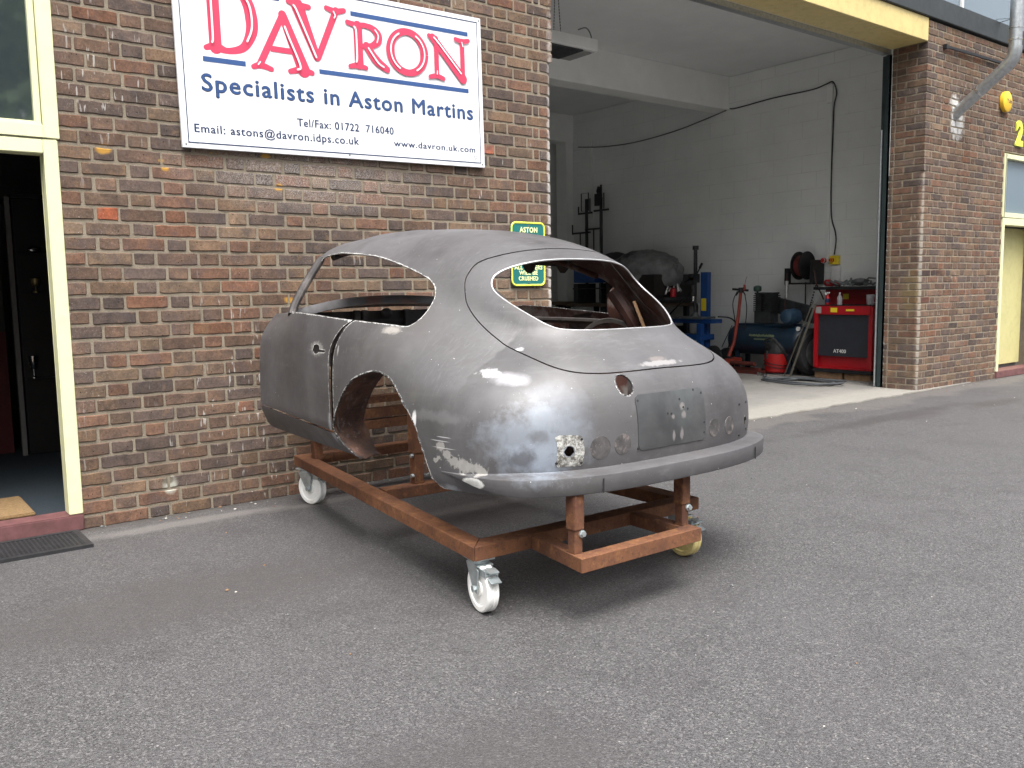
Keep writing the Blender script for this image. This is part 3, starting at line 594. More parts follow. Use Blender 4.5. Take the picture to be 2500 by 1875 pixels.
# ------------------------------------------------------------------ car body shell: one implicit surface (fenders + cabin), meshed, then cut
XC=-1.63
G=dict(W=.79885,Wf=.75134,b=.77553,p=3.6843,y0=-1.8,zc=.55479,Ht=.41685,n=3.50569,Hf=.82,Hb=.20,Wg=.64268,zb=.74193,Hg=.75563,yg=-.88749,bg=1.53823,pg=3.06517,m=2.5597,k=.12726,tf=.07908)
def F(u,y,z):
    u=np.abs(u); g=G
    t=np.clip((y+1.9)/1.7,0,1); t=t*t*(3-2*t); Wd=g['W']+(g['Wf']-g['W'])*t
    r=((u/Wd)**g['p']+(np.maximum(0,g['y0']-y)/g['b'])**g['p'])**(1/g['p'])
    Ht=g['Ht']+(g['Hf']-g['Ht'])*np.clip((y+2.2)/1.2,0,1)
    v=np.where(z>g['zc'],(z-g['zc'])/Ht,(g['zc']-z)/g['Hb'])
    lo=np.clip((.615-z)/.16,0,1.3); r=r/(1-np.interp(y,[-2.6,-2.35,-2.0,-1.6,-1.3],[.06,.015,.0,.05,.13])*lo**1.7)
    FL=((r**g['n']+v**g['n'])**(1/g['n'])-1)*.55+6.5*np.clip(y+.80,0,.5)*np.clip(z-.93,0,.4)**2
    rg=((u/g['Wg'])**g['pg']+(np.maximum(0,g['yg']-y)/g['bg'])**g['pg'])**(1/g['pg'])
    tf=np.maximum(0,y+.9); vg=np.maximum(0,z-g['zb'])/(g['Hg']*(1-g['tf']*tf**2))
    FG=np.maximum(((rg**g['m']+vg**g['m'])**(1/g['m'])-1)*.5,.52-z)
    k=g['k']; h=np.maximum(k-np.abs(FL-FG),0)/k
    return np.minimum(FL,FG)-h*h*k*.25
def march(o,d,lo=0.0,hi=2.6):
    """o,d: (N,3) in (u,y,z); from inside outwards: last sign change by scan + bisection"""
    ts=np.linspace(lo,hi,110); P=o[:,None,:]+d[:,None,:]*ts[None,:,None]; f=F(P[...,0],P[...,1],P[...,2])
    i=np.argmax(f>0,axis=1); a=ts[np.maximum(i-1,0)]; b=ts[i]
    for _ in range(26):
        c=(a+b)/2; p=o+d*c[:,None]; s=F(p[:,0],p[:,1],p[:,2])<=0; a=np.where(s,c,a); b=np.where(s,b,c)
    return o+d*((a+b)/2)[:,None]
NTH=210; TH=np.linspace(-PI,PI,NTH,endpoint=False)   # angle from +z around the spine
O=[];D=[]
ys=np.arange(-.36,-1.8,-.0155); zs=.80
for y in ys:
    for t in TH: O.append((0,y,zs)); D.append((math.sin(t),0,math.cos(t)))
fan=np.linspace(0,PI/2,86)[:-1]
for a in fan:
    for t in TH: O.append((0,-1.8,zs)); D.append((math.sin(t)*math.cos(a),-math.sin(a),math.cos(t)*math.cos(a)))
O.append((0,-1.8,zs)); D.append((0,-1,0))
V=march(np.array(O,float),np.array(D,float)); NR=len(ys)+len(fan)
Fc=[]
for r_ in range(NR-1):
    for i in range(NTH):
        j=(i+1)%NTH; a,b,c,d=r_*NTH+i,r_*NTH+j,(r_+1)*NTH+j,(r_+1)*NTH+i; Fc+=[(a,d,c),(a,c,b)]
pole=len(V)-1
for i in range(NTH): Fc.append(((NR-1)*NTH+i,pole,(NR-1)*NTH+(i+1)%NTH))
Fc=np.array(Fc)
def clip(V,Fc,g,keep_edge=None):
    """keep the part of the triangle mesh where g(vertex)>0, cutting triangles exactly along g=0"""
    g=np.where(np.abs(g)<1e-5,1e-5,g); s=g>0; cnt=s[Fc].sum(1); out=[Fc[cnt==3]]; V=list(map(tuple,V)); cache={}; new=[]
    def cut(i,j):
        k=(min(i,j),max(i,j))
        if k not in cache:
            t=g[i]/(g[i]-g[j]); a=np.array(V[i]);b=np.array(V[j]); cache[k]=len(V); V.append(tuple(a+(b-a)*t))
        return cache[k]
    for f in Fc[(cnt==1)|(cnt==2)]:
        f=list(f); k=[s[v] for v in f]
        if sum(k)==1:
            while not s[f[0]]: f=f[1:]+f[:1]
            new.append((f[0],cut(f[0],f[1]),cut(f[0],f[2])))
        else:
            while s[f[0]]: f=f[1:]+f[:1]
            a=cut(f[0],f[1]); b=cut(f[0],f[2]); new+=[(a,f[1],f[2]),(a,f[2],b)]
    Fn=np.array(list(map(tuple,out[0]))+new) ; V=np.array(V)
    used=np.unique(Fn); mp=-np.ones(len(V),int); mp[used]=np.arange(len(used)); return V[used],mp[Fn]
def sdf(P,poly):
    """signed distance, positive inside the closed polygon"""
    P=np.asarray(P,float); A=np.asarray(poly,float); B=np.roll(A,-1,0); d=np.full(len(P),1e9); ins=np.zeros(len(P),bool)
    for a,b in zip(A,B):
        e=b-a; w=P-a; t=np.clip((w@e)/(e@e+1e-12),0,1); d=np.minimum(d,np.linalg.norm(w-t[:,None]*e,axis=1))
        if abs(a[1]-b[1])>1e-12:
            c=((a[1]>P[:,1])!=(b[1]>P[:,1])); xi=a[0]+(P[:,1]-a[1])*(b[0]-a[0])/(b[1]-a[1]); ins^=c&(P[:,0]<xi)
    return np.where(ins,d,-d)
def surfx(y,z,sgn=-1):   # side surface u at (y,z)
    y=np.atleast_1d(np.asarray(y,float)); z=np.atleast_1d(np.asarray(z,float)); a=np.full(len(y),.05); b=np.full(len(y),1.0)
    for _ in range(40):
        c_=(a+b)/2; s=F(c_,y,z)<=0; a=np.where(s,c_,a); b=np.where(s,b,c_)
    return sgn*a
def surfy(u,z):
    u=np.atleast_1d(np.asarray(u,float)); z=np.atleast_1d(np.asarray(z,float)); a=np.full(len(u),-1.5); b=np.full(len(u),-3.1)
    for _ in range(40):
        c_=(a+b)/2; s=F(u,c_,z)<=0; a=np.where(s,c_,a); b=np.where(s,b,c_)
    return a
def densj(P_,st,j,seed=1):
    rr=random.Random(seed); P_=[tuple(p) for p in P_]; out=[]
    for a,b in zip(P_,P_[1:]+P_[:1]):
        n=max(1,int(math.dist(a,b)/st)); out+=[(a[0]+(b[0]-a[0])*i/n+rr.uniform(-j,j),a[1]+(b[1]-a[1])*i/n+rr.uniform(-j,j)) for i in range(n)]
    return np.array(out)
def nrm(u,y,z):
    e=1e-4; g=np.stack([F(u+e,y,z)-F(u-e,y,z),F(u,y+e,z)-F(u,y-e,z),F(u,y,z+e)-F(u,y,z-e)],-1); return g/np.linalg.norm(g,axis=-1,keepdims=True)
def warp(u,y,z): return np.stack([u*(1+1.2*(y+2.2)),z+.15*(y+2.2)],-1)
# outlines, (y,z) on the sides and (u,z) on the tail
SIDEW=crom([(-.715,1.101),(-.732,1.243),(-.65,1.318),(-.535,1.364),(-.575,1.386),(-.70,1.391),(-.955,1.380),(-1.20,1.356),(-1.45,1.306),(-1.62,1.262),(-1.715,1.226),(-1.765,1.183),(-1.782,1.141),(-1.785,1.10),(-1.772,1.064),(-1.74,1.049),(-1.655,1.055),(-1.40,1.069),(-1.24,1.077),(-.985,1.092),(-.80,1.099)],4)
SIDEW=np.array([p for p in SIDEW if not(p[0]>-.735 and p[1]<1.1)]+[(-.712,1.0995)][:0])
ARCH=np.array([(-1.56,.30),(-1.42,.44),(-1.36,.485)]+[tuple(p) for p in crom([(-1.318,.515),(-1.293,.582),(-1.325,.655),(-1.385,.735),(-1.438,.785),(-1.497,.824),(-1.580,.852),(-1.664,.868),(-1.744,.862),(-1.815,.838),(-1.868,.802),(-1.925,.760),(-1.985,.712),(-2.022,.670),(-2.064,.600),(-2.098,.525),(-2.135,.478),(-2.17,.45)],5,False)]+[(-2.22,.30)])
DOORP=[(-.30,1.085)]+[(-1.385,1.13)]+[tuple(p) for p in crom([(-1.375,1.067),(-1.322,1.041),(-1.288,1.006),(-1.262,.965),(-1.250,.919),(-1.258,.835),(-1.272,.72),(-1.278,.64),(-1.282,.574)],5,False)]+[(-.46,.612),(-.30,.618)]
DOORB=[(-.30,1.20)]+[(-1.405,1.2)]+[tuple(p) for p in crom([(-1.405,1.073),(-1.362,1.052),(-1.333,1.015),(-1.308,.968),(-1.297,.919),(-1.304,.835),(-1.312,.72),(-1.315,.64),(-1.315,.560)],5,False)]+[(-.46,.602),(-.30,.606)]
sh=[(0,1.364),(.09,1.362),(.22,1.350),(.32,1.330),(.39,1.302),(.445,1.25),(.475,1.20),(.500,1.13),(.508,1.06),(.500,1.0),(.480,.945),(.445,.909),(.385,.889),(.30,.881),(.2,.880),(.1,.881)]
SEAM=crom(sh+[(0,.882)]+[(-u,z) for u,z in sh[:0:-1]],4)
wh_=[(0,1.318),(.13,1.315),(.235,1.305),(.325,1.284),(.385,1.255),(.418,1.218),(.428,1.177),(.412,1.13),(.38,1.085),(.345,1.052),(.30,1.037),(.18,1.032)]
RWIN=crom(wh_+[(0,1.032)]+[(-u,z) for u,z in wh_[:0:-1]],4)
SEAMW=warp(SEAM[:,0],surfy(SEAM[:,0],SEAM[:,1]),SEAM[:,1]); RWINW=warp(RWIN[:,0],surfy(RWIN[:,0],RWIN[:,1]),RWIN[:,1])
ARCH=densj(ARCH,.010,.0016); SIDEW=densj(SIDEW,.010,.0008,2)
def wsd(P):  # windscreen opening: ahead of the pillars and above the scuttle
    poly=[(-.70,1.085),(-.735,1.17),(-.745,1.235),(-.70,1.300),(-.62,1.340),(-.54,1.362),(-.49,1.360),(-.468,1.382),(-.455,1.415),(-.445,1.455),(-.435,1.49),(-.425,1.60),(.6,1.6),(.6,1.085)]
    return sdf(P[:,1:3],poly)
def bottom(P): return P[:,2]-np.where(P[:,1]<-2.1,.462,np.interp(P[:,1],[-2.1,-1.3,-.4],[.462,.455,.49]))
V,Fc=clip(V,Fc,bottom(V)); V,Fc=clip(V,Fc,-.41-V[:,1]); V,Fc=clip(V,Fc,-wsd(V))
V,Fc=clip(V,Fc,-sdf(V[:,1:3],SIDEW)); V,Fc=clip(V,Fc,-sdf(V[:,1:3],ARCH))
tail=lambda P:P[:,1]<-1.45
def circ(P,u,z,r): return np.where(P[:,1]<-2.2,r-np.hypot(P[:,0]-u,P[:,2]-z),-1)
for u,z,r in [(-.215,.835,.037),(-.486,.620,.019),(.53,.622,.019),(-.363,.622,.0135)]: V,Fc=clip(V,Fc,-circ(V,u,z,r))
ms=np.where(tail(V),sdf(warp(V[:,0],V[:,1],V[:,2]),SEAMW),-1.0)
VT,FT=clip(V,Fc,ms-.0022); V,Fc=clip(V,Fc,-ms-.0028)
VT,FT=clip(VT,FT,-sdf(warp(VT[:,0],VT[:,1],VT[:,2]),RWINW))
md=np.where(V[:,1]>-1.45,sdf(V[:,1:3],DOORP),-1.0); VD,FD=clip(V,Fc,md)
mb_=np.where(V[:,1]>-1.45,sdf(V[:,1:3],DOORB),-1.0); VB,FB=clip(V,Fc,-mb_)
# rear flank door handle hole
def dist_boundary(V,Fc):
    e={}
    for f in Fc:
        for a,b in((f[0],f[1]),(f[1],f[2]),(f[2],f[0])): k=(min(a,b),max(a,b)); e[k]=e.get(k,0)+1
    bd=sorted({v for k,c in e.items() if c==1 for v in k}); B=V[bd]; sm=np.where(B[:,1]<-1.45,np.abs(sdf(warp(B[:,0],B[:,1],B[:,2]),SEAMW)),9); rw=np.where(B[:,1]<-1.45,np.abs(sdf(warp(B[:,0],B[:,1],B[:,2]),RWINW)),9); sw=np.abs(sdf(B[:,1:3],SIDEW)); ar=np.abs(sdf(B[:,1:3],ARCH)); ok=((sm>.01)&(rw>.01)&((B[:,2]<1.08)|(sw<.004))&(B[:,1]<-.45)&((B[:,2]>.64)|(ar<.012))); B=B[ok] if ok.any() else B[:1]; d=np.full(len(V),.2)
    for i in range(0,len(V),2000): d[i:i+2000]=np.minimum(.2,np.sqrt(((V[i:i+2000,None,:]-B[None])**2).sum(2)).min(1))
    return d
M_BODY=None
CAR=thing('car_shell','bare grey vintage coupe body shell without glass or wheels sitting on the rusty trolley','car body',(XC,-1.5,.45))
def shell(name,V,Fc,mats,parent,th=.006,push=0.0):
    """outer skin on the surface, inner skin th deeper, rim faces along every cut; skin normals come from the surface itself"""
    off=np.array(ROOT[parent.name]); Fc=np.array(Fc)
    key=np.round(V/7e-4).astype(int); _,inv=np.unique(key,axis=0,return_inverse=True); inv=inv.ravel(); first={}; mp=np.array([first.setdefault(k_,i) for i,k_ in enumerate(inv)])
    Fc=mp[Fc]; Fc=Fc[(Fc[:,0]!=Fc[:,1])&(Fc[:,1]!=Fc[:,2])&(Fc[:,0]!=Fc[:,2])]; used=np.unique(Fc); m2=-np.ones(len(V),int); m2[used]=np.arange(len(used)); V=V[used]; Fc=m2[Fc]
    N_=nrm(V[:,0],V[:,1],V[:,2]); fnn=np.cross(V[Fc[:,1]]-V[Fc[:,0]],V[Fc[:,2]]-V[Fc[:,0]]); sgn=(fnn*N_[Fc].mean(1)).sum(1); Fc=np.where((sgn<0)[:,None],Fc[:,::-1],Fc)
    e={}
    for f in Fc:
        for a,b in((f[0],f[1]),(f[1],f[2]),(f[2],f[0])): e[(a,b)]=e.get((a,b),0)+1
    bd=[k_ for k_ in e if (k_[1],k_[0]) not in e]; n=len(V)
    VI=V-N_*th; A=np.concatenate([V,VI]); A[:,0]+=XC
    faces=[tuple(map(int,f)) for f in Fc]+[tuple(int(i)+n for i in f[::-1]) for f in Fc]+[(int(b),int(a),int(a)+n,int(b)+n) for a,b in bd]
    me=bpy.data.meshes.new(name); me.from_pydata([tuple(p) for p in A-off],[],faces)
    for m_ in mats: me.materials.append(m_)
    me.polygons.foreach_set('material_index',[0]*len(Fc)+[1]*len(Fc)+[2]*len(bd))
    d=dist_boundary(V,Fc); at=me.attributes.new('edge','FLOAT','POINT'); at.data.foreach_set('value',np.concatenate([d,d]).astype(np.float32)); ah=me.attributes.new('has_edge','FLOAT','POINT'); ah.data.foreach_set('value',np.ones(2*n,np.float32))
    me.shade_smooth(); ln=[]
    for f in Fc: ln+=[tuple(N_[i]) for i in f]
    for f in Fc: ln+=[tuple(-N_[i]) for i in f[::-1]]
    for a,b in bd:
        q_=np.cross(V[b]-V[a],-N_[a]); q_=-q_/(np.linalg.norm(q_)+1e-9); ln+=[tuple(q_)]*4
    me.normals_split_custom_set(ln)
    o=bpy.data.objects.new(name,me); COL.objects.link(o); o.parent=parent; ROOT[o.name]=tuple(off); return o
# primer over aluminium, with the worn, filled and scraped patches the shell carries and one painted-on highlight
k=NT('grey_primer'); nb=k.ramp(k.noise(2.4,6,.62,dist=.4),.32,.68)
c=k.mix(nb,(.052,.049,.051),(.098,.096,.100)); c=k.mix(k.math('MULTIPLY',k.ramp(k.noise(1.3,4),.5,.7),.35),c,(.085,.075,.066)); c=k.mix(k.math('MULTIPLY',k.ramp(k.noise(7,6,.7),.5,.75),.3),c,(.13,.13,.134))
st=k.n('Mapping',{'Vector':k.pos,'Scale':(6,6,60)}).outputs[0]; c=k.mix(k.math('MULTIPLY',k.ramp(k.noise(1.0,4,.6,vec=st),.55,.75),.2),c,(.15,.15,.15))
u_=lambda u,y,z:(XC+u,y,z)
def P(c,cc,rr,cl,f=.9,am=.5,sc=14,so=.15): return k.mix(k.math('MULTIPLY',blob(k,u_(*cc),rr,am,sc,so),f),c,cl)
c=P(c,(-.60,-2.50,.65),(.15,.2,.11),(.22,.25,.29),.7,1.1,16,.35); c=P(c,(-.56,-2.5,.74),(.05,.2,.04),(.27,.30,.34),.6,1.1,20,.4); c=P(c,(-.57,-2.5,.61),(.09,.2,.05),(.28,.32,.38),.7,1.1,24,.4); c=P(c,(-.64,-2.5,.60),(.04,.15,.035),(.07,.07,.08),.8,1.0,26,.4); c=P(c,(-.585,-2.5,.675),(.03,.15,.022),(.08,.08,.085),.7,1.1,30,.4); c=P(c,(-.50,-2.53,.72),(.09,.2,.10),(.20,.22,.25),.6,.8,12,.6)  # bluish spray round the lamp hole, and a highlight painted in above it
c=P(c,(-.597,-2.35,.872),(.038,.07,.016),(.42,.42,.44),.8,.7,22,.8); c=P(c,(-.63,-2.27,.892),(.04,.05,.018),(.45,.45,.45),.8,1.0,40,.2)
c=P(c,(.02,-2.51,.900),(.11,.06,.009),(.28,.27,.265),.8,1.1,34,.25); c=P(c,(.02,-2.50,.915),(.05,.05,.008),(.20,.17,.155),.6,1.0,38,.3)
c=P(c,(-.47,-2.25,.965),(.02,.02,.009),(.45,.45,.45),.7,.8,40,.2)
for q_ in [(-.78,-2.20,.60,.012),(-.77,-2.24,.575,.02),(-.76,-2.28,.565,.022),(-.75,-2.31,.56,.018),(-.79,-2.16,.58,.008),(-.79,-2.14,.57,.008),(-.735,-2.35,.552,.016),(-.79,-2.17,.625,.016)]: c=P(c,q_[:3],(.04,q_[3]*1.5,q_[3]*1.1),(.34,.33,.31),.85,1.7,48,.12)
c=P(c,(-.655,-1.66,1.03),(.05,.06,.018),(.34,.32,.29),.8,.9,30,.25)   # by the quarter window corner
c=P(c,(-.756,-1.33,.94),(.03,.006,.02),(.5,.5,.5),.6,.8,40,.2); c=P(c,(-.78,-2.16,.73),(.04,.15,.022),(.16,.16,.162),.5,1.3,16,.3); c=P(c,(-.74,-1.98,.80),(.05,.035,.03),(.11,.11,.09),.6,1.2,30,.3)
c=P(c,(-.79,-1.27,.56),(.05,.02,.10),(.45,.46,.50),.6,.7,25,.3); c=P(c,(-.79,-1.288,.70),(.03,.016,.035),(.75,.75,.78),.9,.5,30,.2); c=P(c,(-.79,-2.005,.705),(.03,.014,.035),(.8,.8,.8),.9,.5,30,.2)
c=P(c,(-.70,-2.19,.47),(.08,.05,.02),(.45,.48,.52),.6,.7,25,.3)
c=P(c,(-.757,-1.12,.935),(.05,.065,.032),(.30,.29,.28),.7,1.0,50,.2)
c=P(c,(-.5,-2.53,.62),(.004,.06,.004),(.0,.0,.0),0)
c=P(c,(-.775,-2.345,.513),(.08,.052,.020),(.62,.62,.59),.97,.35,30,.08); c=P(c,(-.77,-2.345,.513),(.08,.03,.012),(.36,.36,.33),.6,.9,50,.2)
# sanding swirls, flat spots and rust freckles
sw=k.n('Mapping',{'Vector':k.pos,'Rotation':(.3,.5,.2),'Scale':(14,90,26)}).outputs[0]; c=k.mix(k.math('MULTIPLY',k.ramp(k.noise(1.0,5,.65,vec=sw),.52,.72),k.math('MULTIPLY',k.ramp(k.noise(3.1,4),.42,.62),.4)),c,(.17,.17,.175))
c=k.mix(k.math('MULTIPLY',k.ramp(k.noise(11,6,.75,dist=1.2),.56,.66),k.math('MULTIPLY',k.ramp(k.noise(2.1,3),.45,.6),.35)),c,(.035,.033,.035))
c=k.mix(k.math('MULTIPLY',k.ramp(k.noise(38,5,.8),.64,.70),.45),c,(.075,.045,.03))
# scratches and chips
sp=speck(k,46,.10,.08); c=k.mix(k.math('MULTIPLY',sp,.85),c,(.72,.72,.70)); sp2=speck(k,120,.14,.06); c=k.mix(k.math('MULTIPLY',sp2,.6),c,(.5,.5,.5)); sp3=speck(k,60,.09,.05); c=k.mix(k.math('MULTIPLY',sp3,.8),c,(.02,.02,.02))
for (cy,cz,L_) in [(-2.17,.645,.05),(-2.19,.66,.04),(-2.19,.62,.06)]: c=P(c,(-.79,cy,cz),(.03,L_,.0016),(.55,.55,.55),.8,.25,9,.2)
ed=k.math('ADD',k.n('Attribute',attribute_name='edge').outputs['Fac'],k.math('MULTIPLY',k.math('SUBTRACT',1,k.n('Attribute',attribute_name='has_edge').outputs['Fac']),.5)); en=k.ramp(k.noise(55,6,.75),.40,.66)
em=k.n('MapRange',{'Value':k.math('SUBTRACT',ed,k.math('MULTIPLY',en,.0075)),'From Min':.0012,'From Max':-.001}).outputs[0]
c=k.mix(k.math('MULTIPLY',em,.9),c,(.58,.58,.56))
k.set('Base Color',c); k.set('Metallic',.15); k.set('Specular IOR Level',.6); k.b.inputs['IOR'].default_value=1.6
k.set('Roughness',k.n('MapRange',{'Value':k.noise(4,5,.6),'From Min':.3,'From Max':.7,'To Min':.43,'To Max':.62}).outputs[0])
k.bump(k.math('ADD',k.math('MULTIPLY',k.noise(4.5,3),.7),k.math('MULTIPLY',k.noise(130,4),.03)),.22,.02); M_BODY=k.m
BM=[M_BODY,M_INNER,M_INDARK]
body=shell('body',VB,FB,BM,CAR)
tg=shell('tailgate',VT,FT,BM,CAR); 
dl=VD[:,0]<0
def side(V,Fc,left):
    k_=(V[Fc[:,0],0]<0)==left; Fn=Fc[k_]; u=np.unique(Fn); mp=-np.ones(len(V),int); mp[u]=np.arange(len(u)); return V[u],mp[Fn]
VL,FL_=side(VD,FD,True); VR,FR_=side(VD,FD,False)
HH=lambda P: .021-np.maximum(np.abs(P[:,1]+1.118),np.abs(P[:,2]-.935))   # lock hole
VL,FL_=clip(VL,FL_,-(.022-np.hypot((VL[:,1]+1.112)/1.75,VL[:,2]-.934))); VL,FL_=clip(VL,FL_,-np.minimum(.045-np.abs(VL[:,1]+1.165),.0075-np.abs(VL[:,2]-.930)))
dL=shell('door',VL,FL_,BM,CAR); dR=shell('door',VR,FR_,BM,CAR); lab(dL,'left door with a ragged handle hole')
def dens(P,st=.008):
    P=np.array(P,float); out=[]
    for a,b in zip(P,np.roll(P,-1,0)):
        n=max(1,int(np.ceil(np.linalg.norm(b-a)/st))); out+=[a+(b-a)*i/n for i in range(n)]
    return np.array(out)
def tailpatch(pts,off=.0015,depth=.0,rings=4,mb=None,mi=0,side=False):
    """raised or flush patch on the tail (u,z) or flank (y,z), following the surface"""
    pts=dens(pts); c_=pts.mean(0); n_=len(pts); vs=[];R_=[]
    for k_ in range(rings+1): R_.append(c_+(pts-c_)*k_/rings if k_ else np.repeat(c_[None],n_,0))
    A_=np.concatenate(R_)
    if side: uu=surfx(A_[:,0],A_[:,1]); Q=np.stack([uu,A_[:,0],A_[:,1]],-1)
    else: yy=surfy(A_[:,0],A_[:,1]); Q=np.stack([A_[:,0],yy,A_[:,1]],-1)
    Nn=nrm(Q[:,0],Q[:,1],Q[:,2]); Q=Q+Nn*off
    base=Q[-n_:]-Nn[-n_:]*(off+.003); Q=np.concatenate([Q,base]); Q[:,0]+=XC
    fs=[(k_*n_+i,k_*n_+(i+1)%n_,(k_+1)*n_+(i+1)%n_,(k_+1)*n_+i) for k_ in range(rings+1) for i in range(n_)]
    mb.add(Q,fs,mi); return mb
def circle(u,z,r,n=28,jit=0): return [(u+r*(1+random.uniform(-jit,jit))*math.cos(2*PI*i/n),z+r*(1+random.uniform(-jit,jit))*math.sin(2*PI*i/n)) for i in range(n)]
def edgetube(mb,pts,r,side=None,depth=0.0,mi=0,closed=True,n=5):
    pts=np.array(pts,float)
    if side: uu=surfx(pts[:,0],pts[:,1],side); Q=np.stack([uu,pts[:,0],pts[:,1]],-1)
    else: Q=np.stack([pts[:,0],surfy(pts[:,0],pts[:,1]),pts[:,1]],-1)
    Q=Q-nrm(Q[:,0],Q[:,1],Q[:,2])*depth; Q[:,0]+=XC; mb.tube([tuple(p) for p in Q],r,n,mi,closed)
# number plate plinth, lamp plates, blanked lamp holes, small drillings
k=NT('plinth_primer'); c=k.mix(k.ramp(k.noise(5,5,.6,dist=.5),.35,.65),(.056,.058,.060),(.100,.102,.105)); c=k.mix(k.math('MULTIPLY',k.ramp(k.noise(4,4),.55,.7),.35),c,(.13,.15,.145))
for cc,rr in [((.055,-2.6,.735),(.014,.1,.014)),((.06,-2.6,.705),(.012,.1,.014)),((.0,-2.6,.628),(.008,.1,.02)),((.045,-2.6,.63),(.009,.1,.022)),((.0,-2.6,.70),(.008,.1,.008))]: c=k.mix(k.math('MULTIPLY',blob(k,(XC+cc[0],cc[1],cc[2]),rr,.8,40,.3),.7),c,(.28,.26,.25))
k.set('Base Color',c); k.set('Metallic',.3); k.set('Roughness',.36); k.bump(k.noise(7,3),.15,.01); M_PLN=k.m
q=MB(); tailpatch(rrect(0,.694,.378,.204,.022,5),.0035,mb=q,rings=6); q.build('number_plate_plinth',M_PLN,CAR,smooth=45)
q=MB(); pl=[(-.055,.072),(-.03,.078),(.0,.076),(.03,.073),(.052,.062),(.055,.03),(.058,0),(.052,-.03),(.05,-.052),(.02,-.055),(-.02,-.055),(-.05,-.052),(-.052,-.02),(-.05,.02),(-.052,.05)]
pl=crom(pl,3); n_=len(pl); inner=circle(-.486,.620,.021,n_)
outer=[(-.482+a*.92+random.uniform(-.0015,.0015),.612+b*.86+random.uniform(-.0015,.0015)) for a,b in pl]
order=np.argsort([math.atan2(b-.62,a+.486) for a,b in outer]); outer=[outer[i] for i in order]; inner=sorted(inner,key=lambda p:math.atan2(p[1]-.62,p[0]+.486))
rg=[]
for t in (0,.34,.67,1): rg+=[(i_[0]+(o_[0]-i_[0])*t,i_[1]+(o_[1]-i_[1])*t) for i_,o_ in zip(inner,outer)]
A_=np.array(rg); Q=np.stack([A_[:,0],surfy(A_[:,0],A_[:,1]),A_[:,1]],-1); Q+=nrm(Q[:,0],Q[:,1],Q[:,2])*.0012; Q[:,0]+=XC
q.add(Q,[(r_*n_+i,r_*n_+(i+1)%n_,(r_+1)*n_+(i+1)%n_,(r_+1)*n_+i) for r_ in range(3) for i in range(n_)]); q.build('lamp_plate',M_ALU,CAR)
for u,z,r in [(-.363,.622,.042),(-.264,.624,.038),(.250,.630,.036),(.362,.625,.036)]:
    q=MB()
    for rr in (r,r*.62): edgetube(q,circle(u,z,rr,30),.0016,depth=.0005)
    tailpatch(circle(u,z,r*.97,26),.0009,mb=q,rings=3)
    q.build('blanked_lamp_hole',mat('lamp_ring',(.085,.08,.08),.45,metal=.2,var=.4,vs=30,c2=(.20,.17,.16),gs=22),CAR)
q=MB(); edgetube(q,circle(-.215,.835,.038,30),.0025,depth=.001); q.build('filler_hole_rim',M_EDGE,CAR)
q=MB(); 
for u,z in [(.045,.762),(-.03,.715),(.085,.722),(-.178,.775),(.178,.775),(.18,.66),(-.01,.712),(.06,.73),(.178,.62),(.46,.70),(.55,.70),(.46,.57),(.545,.585),(-.44,.66),(-.44,.575),(-.53,.58),(-.19,.60),(.135,.79)]: tailpatch(circle(u,z,.0045,10),.0045,mb=q,rings=1)
q.build('drilled_holes',M_BLACK,CAR)
# chipped panel edges, inner door shut face
rr_=random.Random(4)
for s in(-1,1):
    q=MB(); ap=[p for p in ARCH if p[1]>.47]; edgetube(q,ap,[rr_.choice([.0015,.002,.003,.0045,.006]) for _ in ap],s,.002,closed=False); q.build('wheel_arch_lip',M_EDGE,CAR)
for s in(-1,1):
    q=MB(); ex_=[i for i,p in enumerate(SIDEW) if p[0]>-.75 and 1.105<p[1]<1.355]; sp_l=[tuple(p) for p in SIDEW]; edgetube(q,sp_l[max(ex_)+1:]+sp_l[:min(ex_)],.0026,s,.003,closed=False); q.build('side_window_edge',M_EDGE,CAR)
q=MB(); edgetube(q,RWIN,.0040,None,.003,n=6); q.build('rear_window_edge',mat('window_lip',(.42,.42,.42),.4,metal=.4,var=.25,vs=20),CAR)
for s in(-1,1):
    q=MB(); cut=np.array([p for p in DOORB if -1.41<p[0]<-1.2 and p[1]<1.08]); 
    for dpt,w in ((.022,.03),):
        yy,zz=cut[:,0]+.012,cut[:,1]; uu=surfx(yy,zz,s); Q=np.stack([uu,yy,zz],-1)
        N_=nrm(Q[:,0],Q[:,1],Q[:,2]); a=Q-N_*.012+np.array([0,-.03,0]); b=Q-N_*.045+np.array([0,.10,0]); a[:,0]+=XC;b[:,0]+=XC
        n_=len(a); q.add(list(a)+list(b),[(i,i+1,n_+i+1,n_+i) for i in range(n_-1)])
    q.build('door_jamb',M_INDARK,CAR)
# wheel housing: rusty inner panel behind the front half of each arch
for s in(-1,1):
    pts=[p for p in ARCH if p[1]>.44 and p[0]>-1.72]; pts=np.array(pts)[::1]
    q=MB(); yy,zz=pts[:,0],pts[:,1]; uu=surfx(yy,zz,s); n_=len(pts); vs=[]
    for k_ in range(5):
        d_=k_*.043; vs+=[(XC+uu[i]-s*(.004+d_*float(np.interp(zz[i],[.45,.54,.85],[.62,1,1]))),yy[i]+.002+.010*k_,zz[i]+.004+.010*(1-abs(k_-2)/2)) for i in range(n_)]
    q.add(vs,[(k_*n_+i,k_*n_+i+1,(k_+1)*n_+i+1,(k_+1)*n_+i) for k_ in range(4) for i in range(n_-1)])
    o=q.build('wheel_housing',M_RUSTIN,CAR,smooth=60); md=o.modifiers.new('s','SOLIDIFY'); md.thickness=.004
